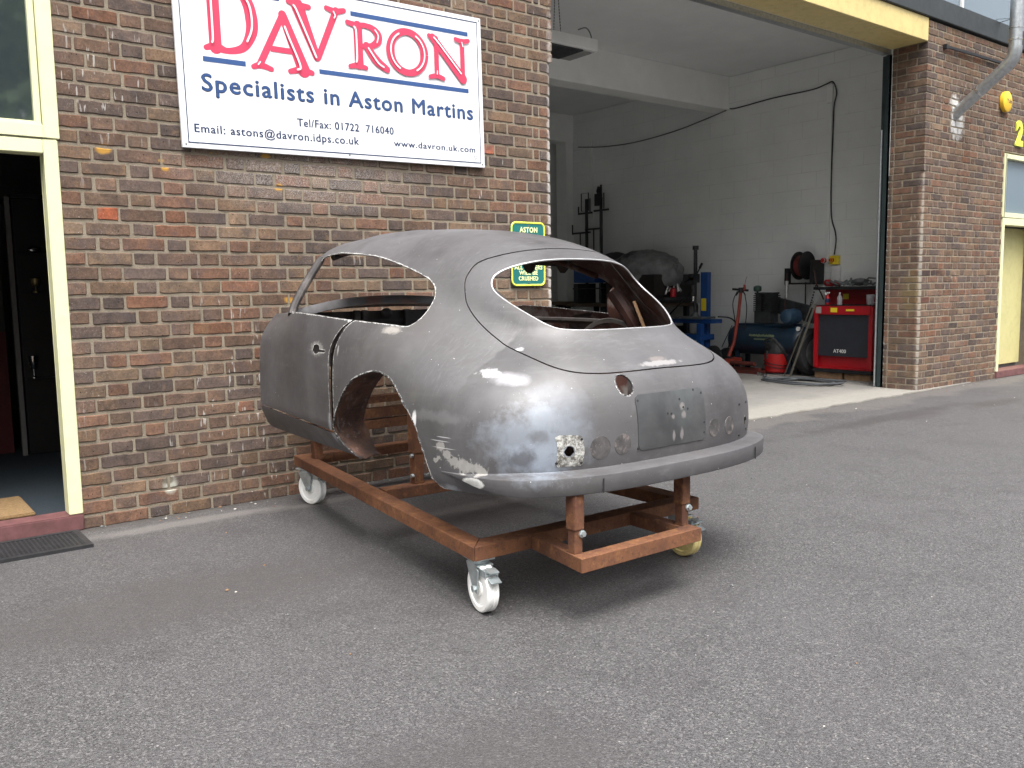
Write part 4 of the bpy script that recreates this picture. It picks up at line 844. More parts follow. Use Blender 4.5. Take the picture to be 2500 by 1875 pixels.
# scuttle between the pillars, bulkhead, windscreen base
q=MB(); rows=[]; nu=36
yb=lambda s_:-.664+.20*(1-s_*s_)
for j in range(9):
    for i in range(nu+1):
        s_=-1+2*i/nu; y=-.4105+(yb(s_)+.4105)*j/8; U=abs(surfx([min(y,-.41)],[1.083])[0]); z=1.083+.075*(1-abs(s_)**2.2)*(.35+.65*j/8); rows.append((XC+s_*U,y,z))
q.add(rows,[(j*(nu+1)+i,j*(nu+1)+i+1,(j+1)*(nu+1)+i+1,(j+1)*(nu+1)+i) for j in range(8) for i in range(nu)])
o=q.build('scuttle',[M_BODY,M_INNER,M_EDGE],CAR,smooth=60); md=o.modifiers.new('s','SOLIDIFY'); md.thickness=.005; md.offset=-1
q=MB(); n_=nu+1; top=rows[-n_:]
vs=[(x,y-.002,z+.012) for x,y,z in top]+[(x,y-.010,z-.030) for x,y,z in top]+[(x,y+.01,z-.034) for x,y,z in top]
q.add(vs,[(r_*n_+i,r_*n_+i+1,(r_+1)*n_+i+1,(r_+1)*n_+i) for r_ in range(2) for i in range(nu)]); o=q.build('windscreen_base',mat('screen_base',(.17,.165,.17),.4,metal=.3,var=.25,vs=10,c2=(.25,.15,.13),gs=6),CAR,smooth=60); md=o.modifiers.new('s','SOLIDIFY'); md.thickness=.004
q=MB(); q.box(XC-.55,XC+.55,-.44,-.425,.80,1.085); 
for x in (-.5,-.22,-.17,.1,.4): q.box(XC+x,XC+x+.035,-.47,-.441,.80,1.09)
for z in (.86,.96,1.02): q.box(XC-.55,XC+.55,-.458,-.4415,z,z+.014)
q.ball((XC-.02,-.47,1.07),(.035,.03,.03),12); q.build('bulkhead',M_INDARK,CAR,bevel=.003)
# roof inner rails, header bracket, inner quarter structure
def inner_rail(pts,w,h,name,m_,n=6): q=MB(); P_=crom(pts,n,False); q.tube([(XC+a,b,c_) for a,b,c_ in P_],w,8); return q.build(name,m_,CAR)
for s in(-1,1):
    tt=np.linspace(-.01,1.0,14); pp=np.stack([-.70+.185*tt,1.085+.285*tt],-1); uu=s*(.70-.262*np.maximum(tt,0)**1.15)
    q=MB(); q.tube([(XC+uu[i]-s*.010,pp[i,0]+.006,pp[i,1]) for i in range(len(pp))],[.021]*(len(pp)-1)+[.018],10); q.build('windscreen_pillar',M_INDARK,CAR)
inner_rail([(-.385,-.56,1.375),(-.22,-.52,1.42),(0,-.50,1.44),(.22,-.52,1.42),(.385,-.56,1.375)],.018,.02,'header_rail',M_INDARK)
for s in(-1,1):
    inner_rail([(s*.37,-.62,1.395),(s*.40,-1.0,1.395),(s*.43,-1.4,1.335),(s*.43,-1.72,1.25)],.014,.02,'roof_rail',M_INNER)
    inner_rail([(s*.42,-1.84,1.18),(s*.47,-1.90,1.06),(s*.54,-1.93,.92),(s*.56,-1.95,.70)],.035,.02,'quarter_pillar',M_INNER)
    inner_rail([(s*.60,-.46,1.0),(s*.645,-.9,1.02),(s*.64,-1.45,1.02),(s*.60,-1.75,1.01)],.016,.02,'waist_rail',M_INDARK)
q=MB(); q.box(XC-.60,XC+.60,-2.50,-1.98,.505,.515); q.box(XC-.62,XC+.62,-1.985,-1.975,.505,.90); q.box(XC-.30,XC-.24,-2.45,-2.0,.516,.62); q.box(XC+.1,XC+.18,-2.3,-2.25,.516,.85); q.build('boot_floor',M_INNER,CAR,bevel=.003)
ip=mat('inner_brown',(.085,.034,.024),.6,var=.35,vs=7,c2=(.20,.17,.155),gs=7)
for s in(-1,1):
    sy=0 if s>0 else -.20; q=MB(); po=crom([(-1.88,.90),(-1.87,1.04),(-1.84,1.13),(-1.78,1.19),(-1.70,1.20),(-1.655,1.17),(-1.64,1.10),(-1.66,1.02),(-1.68,.90)],5); q.prism([(XC+s*(.575 if s>0 else .46),a+sy,b-(0 if s>0 else .06)) for a,b in po],(s*.012,0,0)); q.build('quarter_panel_inner',ip,CAR,bevel=.003)
    q=MB(); q.box(XC+s*.56-.005,XC+s*.56+.005,-1.82,-1.77,1.035,1.075); q.build('latch_box',M_INDARK,CAR,bevel=.002)
    q=MB(); q.tube([(XC+s*.50,-1.74+.27*math.cos(t),.80+.235*math.sin(t)) for t in np.linspace(.15,PI-.15,24)],.012,8); q.build('inner_wheel_arch',M_SILVER,CAR)
q=MB(); q.beam((XC+.49,-2.02,.93),(XC+.44,-1.96,1.13),.030,.014); q.build('timber_prop',M_BROWNPAPER,CAR,bevel=.002)
q=MB(); q.prism([(XC+.43,a,b) for a,b in [(-1.11,1.385),(-1.13,1.33),(-1.17,1.285),(-1.20,1.275),(-1.235,1.285),(-1.25,1.318),(-1.42,1.305),(-1.45,1.272),(-1.48,1.27),(-1.51,1.295),(-1.54,1.345),(-1.40,1.362)]],(.012,0,0)); q.build('roof_side_bracket',M_INDARK,CAR,bevel=.003)
# bumper moulding round the tail: shelf and skirt
ang=[]
us=[]
for a in np.linspace(0,1,90):
    ang.append(a)
path=[]
for y in np.linspace(-2.17,-2.30,12): path.append((surfx([y],[.53])[0],y))
t_=np.linspace(PI,PI*1.5,34)[1:]
o_=np.array([[0,-2.0,.53]]*len(t_)); d_=np.array([(math.cos(t),math.sin(t),0) for t in t_]); hits=march(o_,d_); hits=[h for h in hits if h[1]<-2.305]
path+= [(h[0],h[1]) for h in hits]; path=path+[(-a,b) for a,b in path[::-1]][1:]
path=np.array(path); 
seg=np.linalg.norm(np.diff(path,axis=0),axis=1); s_=np.concatenate([[0],np.cumsum(seg)]); L_=s_[-1]; S2=np.linspace(0,L_,150); path=np.stack([np.interp(S2,s_,path[:,0]),np.interp(S2,s_,path[:,1])],-1)
tn=np.gradient(path,axis=0); tn/=np.linalg.norm(tn,axis=1,keepdims=True); nn_=np.stack([tn[:,1],-tn[:,0]],-1); 
if nn_[75,1]>0: nn_=-nn_
ramp_=np.clip(np.minimum(S2,L_-S2)/.36,0,1); ramp_=ramp_*ramp_*(3-2*ramp_); out_=.074*ramp_+.001
PR=[(-.40,.045,0),(-.10,.015,0),(.06,.004,0),(.30,.000,0),(.62,-.003,0),(.92,-.006,0),(.985,-.0075,0),(1.0,-.011,0),(1.0,-.066,0),(.96,-.071,0),(.80,-.073,0),(.2,-.066,0)]
vs=[]
zb_=.545
for fo,dz,_ in PR:
    for i in range(150):
        w=ramp_[i]; p=path[i]+nn_[i]*(out_[i]*fo); vs.append((XC+p[0],p[1],zb_+dz*(.08+.92*w)-.012*(1-w)))
q=MB(); q.add(vs,[(r_*150+i,r_*150+i+1,(r_+1)*150+i+1,(r_+1)*150+i) for r_ in range(len(PR)-1) for i in range(149)]); bp=q.build('bumper_moulding',M_BODY,CAR,smooth=38)
def pxl(p):
    d=np.array([XC+p[0],p[1],.5])-CAMP; return 1250+FPX*(d@rt)/(d@fw)
pxs=[pxl(p) for p in path]; IA=int(np.argmin(np.abs(np.array(pxs)[:100]-1445))); IB=int(60+np.argmin(np.abs(np.array(pxs)[60:115]-1800)))
q=MB()
for i in (IA,IB): 
    p=path[i]+nn_[i]*(out_[i]*1.03+.0008); t=tn[i]; m_=.0025 if i==IA else .005
    a=p-t*m_; b=p+t*m_; q.prism([(XC+a[0],a[1],.474),(XC+b[0],b[1],.474),(XC+b[0],b[1],.526),(XC+a[0],a[1],.526)],(nn_[i][0]*.001,nn_[i][1]*.001,0))
q.build('bumper_slot',M_BLACK,bp,smooth=0)

# ------------------------------------------------------------------ trolley
TR=thing('body_trolley','rusty brown box steel trolley on white castors carrying the coupe shell','trolley',(-1.75,-1.3,0))
TZ=.2325; tw=.055
def bar(name,pl,mts=M_RUST,**kw):
    q=MB()
    for a,b,w,h in pl: q.beam(a,b,w,h)
    return q.build(name,mts,TR,bevel=.0025,seg=1)
A0=(-2.318,-2.25,TZ); A1=(-2.065,-.165,TZ)
def quadbeam(name,P,z0,z1):
    q=MB(); q.prism([(x,y,z0) for x,y in P],(0,0,z1-z0)); return q.build(name,M_RUST,TR,bevel=.0025,seg=1)
quadbeam('side_rail',[(-2.358,-2.290),(-2.272,-2.206),(-2.020,-.205),(-2.096,-.13)],.205,.260)
quadbeam('rear_rail',[(-2.3565,-2.2915),(-2.2735,-2.2085),(-1.235,-2.2385),(-1.15,-2.322)],.2055,.2605)
quadbeam('side_rail',[(-1.15,-2.3205),(-1.235,-2.237),(-1.235,-.205),(-1.15,-.13)],.205,.260)
quadbeam('front_rail',[(-2.0955,-.1305),(-2.0215,-.2055),(-1.236,-.2055),(-1.152,-.1305)],.2055,.2605)
quadbeam('cross_rail',[(-2.140,-1.262),(-2.132,-1.188),(-1.236,-1.230),(-1.236,-1.305)],.204,.259)
quadbeam('tongue_rail',[(-2.098,-2.300),(-2.040,-2.302),(-2.093,-2.60),(-2.151,-2.642)],.206,.259)
quadbeam('tongue_rail',[(-1.575,-2.313),(-1.520,-2.314),(-1.527,-2.640),(-1.582,-2.585)],.206,.259)
quadbeam('tongue_rail',[(-2.1515,-2.643),(-2.092,-2.588),(-1.581,-2.592),(-1.526,-2.650)],.2055,.2595)
for x,y in [(-2.117,-2.572),(-1.550,-2.570)]:
    p=bar('support_post',[((x,y,.258),(x,y,.40),.038,.038)]); p2=MB(); p2.beam((x,y,.345),(x,y,.476),.048,.048); p2.build('sleeve',M_RUST,p,bevel=.003)
    b_=MB(); b_.cyl((x+.014,y-.020,.330),(x+.014,y-.034,.330),.010,n=6); b_.cyl((x+.014,y-.018,.330),(x+.014,y-.024,.330),.014,n=14); b_.build('bolt',M_ZINC,p)
for x,y in [(-1.940,-1.225),(-1.35,-1.25)]:
    p=bar('support_post',[((x,y,.258),(x,y,.42),.05,.05)]); p2=MB(); p2.beam((x,y,.41),(x,y,.66),.060,.060); p2.build('sleeve',M_RUST,p,bevel=.003)
    b_=MB()
    for z in (.30,.40): b_.cyl((x-.026,y-.01,z),(x-.040,y-.01,z),.010,n=6)
    b_.build('bolt',M_ZINC,p)
for x in (-2.03,-1.25): bar('support_post',[((x,-.30,.255),(x,-.30,.60),.05,.05)])
bar('front_bar',[((-2.06,-.355,.572),(-1.22,-.355,.572),.06,.042)]); bar('front_bar',[((-2.06,-.352,.492),(-1.22,-.352,.492),.055,.055)]); bar('front_bar',[((-2.06,-.354,.427),(-1.22,-.354,.427),.055,.052)])
def castor(x,y,az,ypl,name='castor'):
    T=Matrix.Translation((x,y,0))@Matrix.Rotation(-az,4,'Z')      # wheel rolls along local y
    q=MB(); q.T=T; r=.091
    q.box(-.045,.045,-.015,.085,.196,.2035); q.lathe([(.040,0),(.040,.012),(.034,.018)],(0,.035,.178),n=24)
    # fork: top bridge and two tapered cheeks
    q.prism([(-.034,.075,.180),(-.034,.0,.180),(-.034,-.028,.165),(-.034,-.016,.076),(-.034,.012,.076),(-.034,.060,.150)],(.005,0,0)); q.prism([(.029,.075,.180),(.029,.0,.180),(.029,-.028,.165),(.029,-.016,.076),(.029,.012,.076),(.029,.060,.150)],(.005,0,0))
    q.box(-.034,.034,-.022,.07,.176,.183); o=q.build(name,M_ZINC,TR,bevel=.0015)
    w=MB(); w.T=T; w.lathe([(.010,-.023),(.030,-.023),(.032,-.019),(.066,-.019),(.070,-.024),(.086,-.024),(r,-.019),(r,-.006),(r-.004,-.003),(r-.004,.003),(r,.006),(r,.019),(.086,.024),(.070,.024),(.066,.019),(.032,.019),(.030,.023),(.010,.023)],(0,0,r+.001),(1,0,0),40)
    w.build('wheel',M_NYLY if ypl else M_NYL,o,smooth=30)
    a=MB(); a.T=T; a.cyl((-.042,0,.092),(.042,0,.092),.008,n=12); a.cyl((-.045,0,.092),(-.034,0,.092),.013,n=6); a.build('axle_bolt',M_ZINC,o)
    bk=MB(); bk.T=T; bk.box(-.026,.026,-.075,-.018,.168,.174); bk.box(-.026,-.022,-.075,-.018,.148,.168); bk.box(.022,.026,-.075,-.018,.148,.168); bk.beam((0,-.062,.178),(0,-.098,.172),.040,.006); bk.beam((0,-.080,.150),(0,-.112,.138),.044,.006); bk.cyl((-.026,-.068,.158),(.026,-.068,.158),.006,n=8); bk.build('brake_pedal',M_ZINC,o,bevel=.001)
    return o
castor(-2.300,-2.262,R(10),False); castor(-2.060,-.285,R(-18),False); castor(-1.215,-2.29,R(4),True); castor(-1.20,-.24,R(20),False)
# ------------------------------------------------------------------ things in the bay
# AT400 parts washer
PW=thing('parts_washer','red parts washing cabinet with black front panel standing on timber blocks by the bay entrance','parts washer',(6.0,1.15,0))
q=MB(); q.box(5.70,6.32,.78,1.56,.14,.155); q.box(5.68,5.73,1.515,1.56,.155,.92); q.box(5.70,5.75,.78,.83,.155,.92); q.box(5.74,6.3,1.54,1.56,.155,.92); q.box(5.74,6.3,.78,.80,.155,.92); q.box(5.685,6.3,.80,1.54,.82,.93); q.box(5.76,6.3,.80,1.54,.155,.34); q.build('body',M_RED,PW,bevel=.004)
q=MB(); q.box(5.715,5.74,.832,1.513,.30,.818); q.build('front_panel',mat('washer_black',(.022,.024,.032),.5,var=.15),PW,bevel=.003)
q=MB(); q.box(6.27,6.31,.80,1.78,.93,1.125); q.build('splash_back',M_RED,PW,bevel=.004)
q=MB(); q.box(6.02,6.34,.78,1.80,1.126,1.165); q.box(5.68,6.3,.79,1.55,.931,.938); q.box(5.69,6.3,.77,1.57,.095,.139); q.build('dark_trim',M_BLKM,PW,bevel=.004)
for y0_,y1_,x_ in ((1.18,1.56,5.72),(.80,1.15,5.73)): q=MB(); q.box(x_,6.25,y0_,y1_,.012,.094); q.build('timber_block',M_TIMB,PW,bevel=.004)
fx=lambda X:(lambda x,y,d:(X-d,-x,y))
q=MB(); text('AT400',.044,-1.30,-1.128,.345,fx(5.714),mb=q); text('AT400',.044,-1.298,-1.126,.3455,fx(5.7136),mb=q); q.build('lettering',M_WHITE,PW,smooth=0)
q=MB(); q.box(5.679,5.684,1.46,1.535,.835,.915); q.build('data_label',M_SILVER,PW); 
for b_ in ((5.680,5.684,1.24,1.33,.85,.905),(5.680,5.684,1.01,1.12,.865,.89),(6.265,6.269,1.44,1.52,1.0,1.07)): q=MB(); q.box(*b_); q.build('warning_label',M_YPL,PW)
q=MB(); q.lathe([(.028,0),(.030,.01),(.030,.09),(.012,.12),(.012,.14)],(5.88,1.50,.939),n=16); q.box(5.85,5.91,1.485,1.515,1.078,1.098,1); q.box(5.835,5.85,1.49,1.51,1.06,1.095,1); q.lathe([(.0305,0),(.0305,.05)],(5.88,1.50,.965),n=16,mi=2,cap=False)
tag(q.build('spray_bottle',[M_REDP,M_WHITE,M_SNAV]),'red spray bottle with white trigger on the red washing cabinet','spray bottle')
q=MB(); q.lathe([(.030,0),(.032,.01),(.032,.09),(.012,.125),(.012,.15),(.014,.155)],(5.88,1.33,.939),n=16); tag(q.build('clear_bottle',M_CLEAR),'empty clear plastic bottle standing on the red washing cabinet','bottle')
q=MB(); q.lathe([(.040,0),(.042,.003),(.050,.12),(.052,.125)],(5.9,.93,.939),n=20); q.tube([(5.9,.88,1.05),(5.9,.84,1.04),(5.9,.84,.98),(5.9,.885,.96)],.006,6); tag(q.build('measuring_jug',M_CLEAR),'translucent plastic measuring jug at the right end of the washing cabinet','jug')
q=MB()
for i in range(26):
    a=random.uniform(.9,1.62); q.beam((random.uniform(6.08,6.28),a,1.17+random.uniform(0,.02)),(random.uniform(6.08,6.28),a+random.uniform(-.16,.16),1.17+random.uniform(.02,.10)),random.uniform(.01,.035),random.uniform(.01,.03))
q.ball((6.2,1.25,1.22),(.06,.12,.05),12); q.tube([(6.2,1.22,1.2),(6.15,1.10,1.27),(6.15,1.0,1.26),(6.2,1.02,1.2)],.012,6)
tag(q.build('old_machine_part',M_GREY,bevel=.002),'dirty greasy linkage parts heaped on the washer lid','machine part')
q=MB(); q.lathe([(.03,0),(.05,.02),(.05,.07),(.03,.09)],(6.2,1.70,1.17),n=14); q.box(6.15,6.26,1.58,1.66,1.17,1.23); tag(q.build('red_casting',M_RED,bevel=.004),'small red casting beside the greasy parts on the washer lid','casting')
# vacuum cleaner
VC=thing('vacuum_cleaner','red and black tub vacuum cleaner on the floor left of the washing cabinet','vacuum cleaner',(5.85,2.22,0))
q=MB(); q.lathe([(.13,.03),(.155,.05),(.165,.26),(.165,.285)],(5.85,2.22,.0),n=28); q.build('drum',M_REDP,VC)
q=MB(); q.lathe([(.168,.286),(.17,.30),(.16,.36),(.13,.42),(.07,.46),(.0,.465)],(5.85,2.22,.0),n=28,cap=False); q.lathe([(.14,.0),(.14,.03)],(5.85,2.22,.0),n=20); q.build('motor_head',M_BLACK,VC)
q=MB(); q.tube(crom([(5.70,2.22,.36),(5.55,2.2,.46),(5.52,2.05,.50),(5.6,1.95,.34),(5.75,1.98,.2)],6,False),.018,8); q.build('hose',M_BLACK,VC)
q=MB(); q.box(5.675,5.685,2.24,2.26,.22,.33); q.build('clip',M_CHROME,VC)
q=MB()
for z in (.12,.16): q.tube([(5.85+.168*math.cos(t),2.22+.168*math.sin(t),z+.03*math.sin(t)) for t in np.linspace(0,2*PI,26,endpoint=False)],.005,5,closed=True)
q.build('cable',M_BLACK,VC)
# tyre and leaning bars
TY=thing('tyre','black tyre standing upright between the vacuum and the red cabinet','tyre',(5.95,1.72,0))
q=MB(); q.lathe([(.20,-.07),(.29,-.085),(.31,-.06),(.315,0),(.31,.06),(.29,.085),(.20,.07)],(5.98,1.74,.317),(0.25,1,0),40,cap=False); q.build('casing',M_TYRE,TY)
q=MB(); q.lathe([(.205,-.06),(.19,-.03),(.19,.03),(.205,.06)],(5.98,1.74,.317),(.25,1,0),32); q.build('rim',M_GREY,TY)
q=MB(); q.beam((5.50,1.87,0.0),(5.66,1.56,.99),.03,.012); tag(q.build('steel_bar',M_BARS),'long flat steel bar leaning on the red cabinet, the left one of two','bar','bars leaning by the tyre')
q=MB(); q.beam((5.50,1.78,0.0),(5.665,1.53,.96),.012,.026); tag(q.build('steel_bar',M_BARS),'thin steel bar leaning on the red cabinet, the right one of two','bar','bars leaning by the tyre')
# hose reel
HR=thing('hose_reel','black wall hose reel wound with dark red hose above the compressor','hose reel',(6.2,2.05,1.25))
for yy in (2.11,1.985):
    q=MB(); q.lathe([(.03,0),(.18,.004),(.188,.0),(.188,.012),(.18,.014),(.03,.018)],(6.16,yy,1.45),(.02,1,0),36); q.build('side_disc',M_BLKM,HR)
q=MB(); q.lathe([(.14,0),(.14,.115)],(6.158,1.992,1.45),(.02,1,0),30); q.build('wound_hose',mat('hose_red',(.11,.02,.018),.5,var=.3),HR)
q=MB(); q.box(6.08,6.36,1.86,1.90,1.20,1.52); q.box(6.1,6.36,1.9,2.2,1.20,1.225); q.box(6.10,6.14,2.22,2.30,1.2,1.42); q.build('bracket',M_BLKM,HR,bevel=.003)
q=MB(); q.tube(crom([(6.12,1.92,1.42),(6.10,1.84,1.36),(6.08,1.80,1.22),(6.15,1.78,1.10),(6.2,1.76,1.0)],6,False),.009,8); q.tube(crom([(6.1,2.25,1.35),(6.08,2.26,1.1),(6.08,2.27,.9),(6.09,2.28,.7)],5,False),.008,8); q.build('hose_tail',mat('hose_brown',(.06,.025,.02),.5),HR)
q=MB(); q.cyl((6.07,2.24,1.02),(6.07,2.24,1.25),.018,.026,12); q.build('nozzle',M_SILVER,HR)
q=MB()
for i in range(26):
    t=i/25; q.ball((6.28,1.97+.10*math.sin(t*PI)-.05,1.22-.34*math.sin(t*PI)),(.008,.014,.014),6)
for i in range(16): q.ball((6.27,2.08,1.22-.02*i),(.008,.012,.014),6)
tag(q.build('chain',M_BLKM),'dark loop of chain hanging under the hose reel','chain')
# isolators and cables
q=MB(); q.box(6.32,6.379,1.80,1.87,1.475,1.55); q.cyl((6.318,1.835,1.512),(6.27,1.835,1.512),.034,n=20,mi=1); tag(q.build('stop_switch',[M_WHITE,M_REDP],bevel=.003),'white wall switch with round red button, left of the yellow isolator','switch')
q=MB(); q.box(6.31,6.379,1.64,1.755,1.455,1.57); q.cyl((6.309,1.715,1.512),(6.27,1.715,1.512),.030,n=20,mi=1); q.box(6.26,6.27,1.705,1.725,1.485,1.54,1); tag(q.build('isolator_switch',[M_YPL,M_REDP],bevel=.003),'yellow isolator switch with red knob under the long black cable','switch')
q=MB(); q.box(6.33,6.379,1.62,1.74,1.22,1.44); tag(q.build('junction_box',M_WHITE,bevel=.004),'plain white electrical box below the yellow isolator','box')
cb=crom([(6.35,3.44,3.745),(6.35,3.30,3.735),(6.35,2.70,3.765),(6.35,2.1,3.765),(6.35,1.88,3.80),(6.34,1.78,3.80),(6.34,1.73,3.66),(6.355,1.77,3.50),(6.36,1.78,3.2),(6.36,1.79,2.6),(6.36,1.775,2.1),(6.355,1.71,1.88),(6.345,1.69,1.75),(6.345,1.71,1.585)],6,False)
q=MB(); q.tube([tuple(p) for p in cb],.0085,8); tag(q.build('wall_cable',M_BLACK),'long black cable running along and down the white block wall','cable')
cb=crom([(6.30,3.47,3.72),(6.33,3.9,3.66),(6.34,4.5,3.58),(6.33,5.3,3.53),(6.30,6.0,3.55),(6.26,6.6,3.62)],6,False)
q=MB(); q.tube([tuple(p) for p in cb],.009,8); tag(q.build('sagging_cable',mat('grey_cable',(.12,.12,.12),.6)),'thin grey cable sagging between the two ceiling beams','cable')
q=MB(); q.box(6.352,6.379,1.80,1.835,1.55,3.6); q.box(6.34,6.379,1.79,1.87,3.55,3.78); tag(q.build('cable_trunking',M_BEAM,bevel=.003),'white vertical cable trunking beside the black cable','trunking')
q=MB(); q.box(6.34,6.379,6.35,6.42,2.4,3.7); tag(q.build('cable_trunking',M_BEAM,bevel=.003),'white trunking down the far end of the block wall above the pipe rack','trunking')
# compressor
CP=thing('air_compressor','dark blue horizontal air compressor with cast pump and belt guard against the block wall','compressor',(5.95,2.45,0))
q=MB(); q.lathe([(.02,-.62),(.13,-.60),(.19,-.55),(.205,-.48),(.205,.48),(.19,.55),(.13,.60),(.02,.62)],(5.98,2.44,.45),(0,1,0),32); q.box(5.9,6.08,2.0,2.9,.645,.675); q.build('tank',M_TANK,CP,smooth=40)
for y in (2.0,2.85):
    for x in (5.85,6.08): q=MB(); q.box(x,x+.04,y,y+.06,.012,.30); q.build('foot',M_TANK,CP)
q=MB(); q.box(5.88,6.06,2.36,2.62,.68,.84)
for i in range(9): q.box(5.87,6.07,2.33,2.47,.84+i*.026,.855+i*.026); q.box(5.87,6.07,2.50,2.63,.84+i*.026,.855+i*.026)
q.box(5.89,6.05,2.35,2.45,.84,1.09); q.box(5.89,6.05,2.52,2.61,.84,1.09); q.box(5.88,6.06,2.34,2.62,1.075,1.10); q.build('pump',M_DGRY,CP,bevel=.003)
q=MB(); q.cyl((5.95,2.62,1.0),(5.95,2.62,1.12),.014,n=10); q.lathe([(.03,0),(.052,.01),(.055,.04),(.052,.07),(.02,.085)],(5.95,2.62,1.11),n=22); q.build('air_filter',mat('filter_green',(.02,.05,.035),.5),CP)
q=MB(); q.lathe([(.09,0),(.10,.01),(.10,.20),(.085,.24),(.05,.26)],(5.98,2.02,.78),(-1,0,0),24); 
for a in range(12): q.beam((5.86,2.02+.102*math.cos(a*PI/6),.78+.102*math.sin(a*PI/6)),(5.96,2.02+.102*math.cos(a*PI/6),.78+.102*math.sin(a*PI/6)),.006,.01)
q.build('motor',mat('motor_blue',(.03,.065,.11),.45,var=.2,metal=.2),CP)
q=MB(); P_=[(6.09,2.62+.10*math.cos(a),.98+.12*math.sin(a)) for a in np.linspace(PI*.25,PI*.9,6)]; P_=[(6.09,2.60,.86),(6.09,2.62,1.0),(6.09,2.50,1.05),(6.09,1.95,.93),(6.09,1.84,.86),(6.09,1.80,.76),(6.09,1.84,.68)]; q.prism(P_,(.06,0,0)); q.build('belt_guard',M_DGRY,CP,bevel=.006)
q=MB(); q.cyl((5.86,1.90,.62),(5.84,1.90,.62),.028,n=18); q.build('gauge',M_WHITE,CP)
q=MB()
for i in range(60):
    y=2.62-.0068*i; q.box(5.7725,5.7745,y-.003,y,.50+random.uniform(0,.012),.545+random.uniform(-.02,.0))
for i in range(44):
    y=2.54-.0068*i; q.box(5.7735,5.7755,y-.003,y,.462,.478)
q.build('faded_marking',mat('faded_cream',(.22,.26,.13),.6),CP,smooth=0)
# jack with red handle and hoses
JK=thing('trolley_jack','orange red long handled jack draped with hoses in front of the compressor','jack',(5.75,2.85,0))
q=MB(); q.tube([(5.82,2.80,1.12),(5.80,2.82,.8),(5.76,2.86,.42),(5.70,2.90,.22)],[.022,.024,.026,.03],10); q.beam((5.5,2.95,.12),(5.85,2.85,.16),.16,.08); q.build('handle',M_ORED,JK,bevel=.003)
q=MB(); q.beam((5.82,2.68,1.13),(5.82,2.94,1.15),.03,.03); q.cyl((5.82,2.80,1.10),(5.82,2.80,1.17),.035,n=14); q.beam((5.82,2.72,1.06),(5.82,2.78,1.14),.015,.015); q.beam((5.82,2.88,1.06),(5.82,2.82,1.14),.015,.015); q.build('cross_grip',M_BLKM,JK,bevel=.003)
q=MB(); q.cyl((5.82,2.74,1.13),(5.82,2.74,1.21),.022,.014,12); q.tube([(5.82,2.74,1.2),(5.82,2.72,1.28),(5.82,2.70,1.32)],.003,5); q.build('red_nozzle',M_ORED,JK)
q=MB(); q.tube(crom([(5.82,2.86,1.12),(5.84,2.95,.95),(5.83,2.90,.65),(5.8,2.95,.45),(5.8,3.0,.3)],6,False),.007,6); q.tube(crom([(5.82,2.74,1.1),(5.82,2.70,.9),(5.82,2.72,.65),(5.85,2.80,.5),(5.85,2.84,.35)],6,False),.007,6); q.build('hose',M_BLACK,JK)
q=MB()
for yy in (2.78,3.02): q.lathe([(.05,-.02),(.06,-.015),(.06,.015),(.05,.02)],(5.52,yy,.06),(0,1,0),16)
q.build('wheel',M_GREY,JK)
q=MB(); q.beam((5.55,2.55,.03),(5.85,2.55,.03),.5,.05); q.beam((5.6,2.3,.07),(5.6,2.8,.07),.05,.05); q.cyl((5.55,2.35,.15),(5.56,2.75,.15),.03,n=12); tag(q.build('floor_jack',mat('jack_dark',(.10,.018,.012),.6,var=.4,grime=.6),bevel=.004),'low dirty red floor jack lying under the compressor','jack')
# bench drill, blue press
BP=thing('hydraulic_press','tall blue press frame beside the pillar drill at the block wall','press',(5.95,3.52,0))
q=MB(); q.box(5.92,6.0,3.47,3.60,.0,1.40); q.build('upright',M_BLUE,BP,bevel=.003)
q=MB(); q.box(5.80,6.05,3.30,4.15,.66,.72); q.box(5.72,5.80,3.42,3.50,.0,.66); q.box(5.72,5.80,3.98,4.06,.0,.66); q.box(5.74,6.0,3.4,4.1,.42,.5); q.build('base_frame',M_BLUE,BP,bevel=.003)
q=MB(); q.box(5.918,5.92,3.49,3.58,.84,1.02); q.build('warning_label',M_YPL,BP); q=MB(); q.box(5.912,5.916,3.60,3.66,.95,1.25); q.build('data_label',M_SILVER,BP)
DD=thing('pillar_drill','small dark pillar drill on a steel table next to the blue press','drill',(5.95,3.74,.73))
q=MB(); q.cyl((5.95,3.72,.76),(5.95,3.72,1.77),.026,n=14); q.cyl((5.95,3.72,1.73),(5.95,3.72,1.79),.045,n=14)
for i in range(24): q.cyl((5.95,3.72,1.25+i*.02),(5.95,3.72,1.257+i*.02),.031,n=10)
q.build('column',M_DGRY,DD)
q=MB(); q.box(5.86,5.98,3.66,3.78,1.22,1.38); q.cyl((5.9,3.72,1.05),(5.9,3.72,1.22),.035,.045,14); q.box(5.86,5.88,3.68,3.76,1.28,1.33,1); q.build('head',[M_DGRY,M_YPL],DD,bevel=.004)
q=MB(); q.cyl((5.9,3.72,.98),(5.9,3.72,1.06),.02,.03,12); q.build('chuck',M_CHROME,DD)
q=MB(); q.cyl((5.9,3.66,1.36),(5.9,3.56,1.52),.010,n=8); q.cyl((5.9,3.60,1.46),(5.9,3.555,1.53),.018,n=8); q.cyl((5.9,3.78,1.3),(5.9,3.90,1.26),.012,n=8); q.ball((5.9,3.92,1.25),.03,10); q.cyl((5.9,3.76,1.12),(5.88,4.18,.76),.010,n=8); q.build('lever',M_BLKM,DD)
q=MB(); q.box(5.72,6.05,3.42,4.02,.727,.755); q.lathe([(.07,0),(.05,.03),(.03,.06)],(5.95,3.72,.755),n=16); q.build('table',M_GREY,DD,bevel=.003)
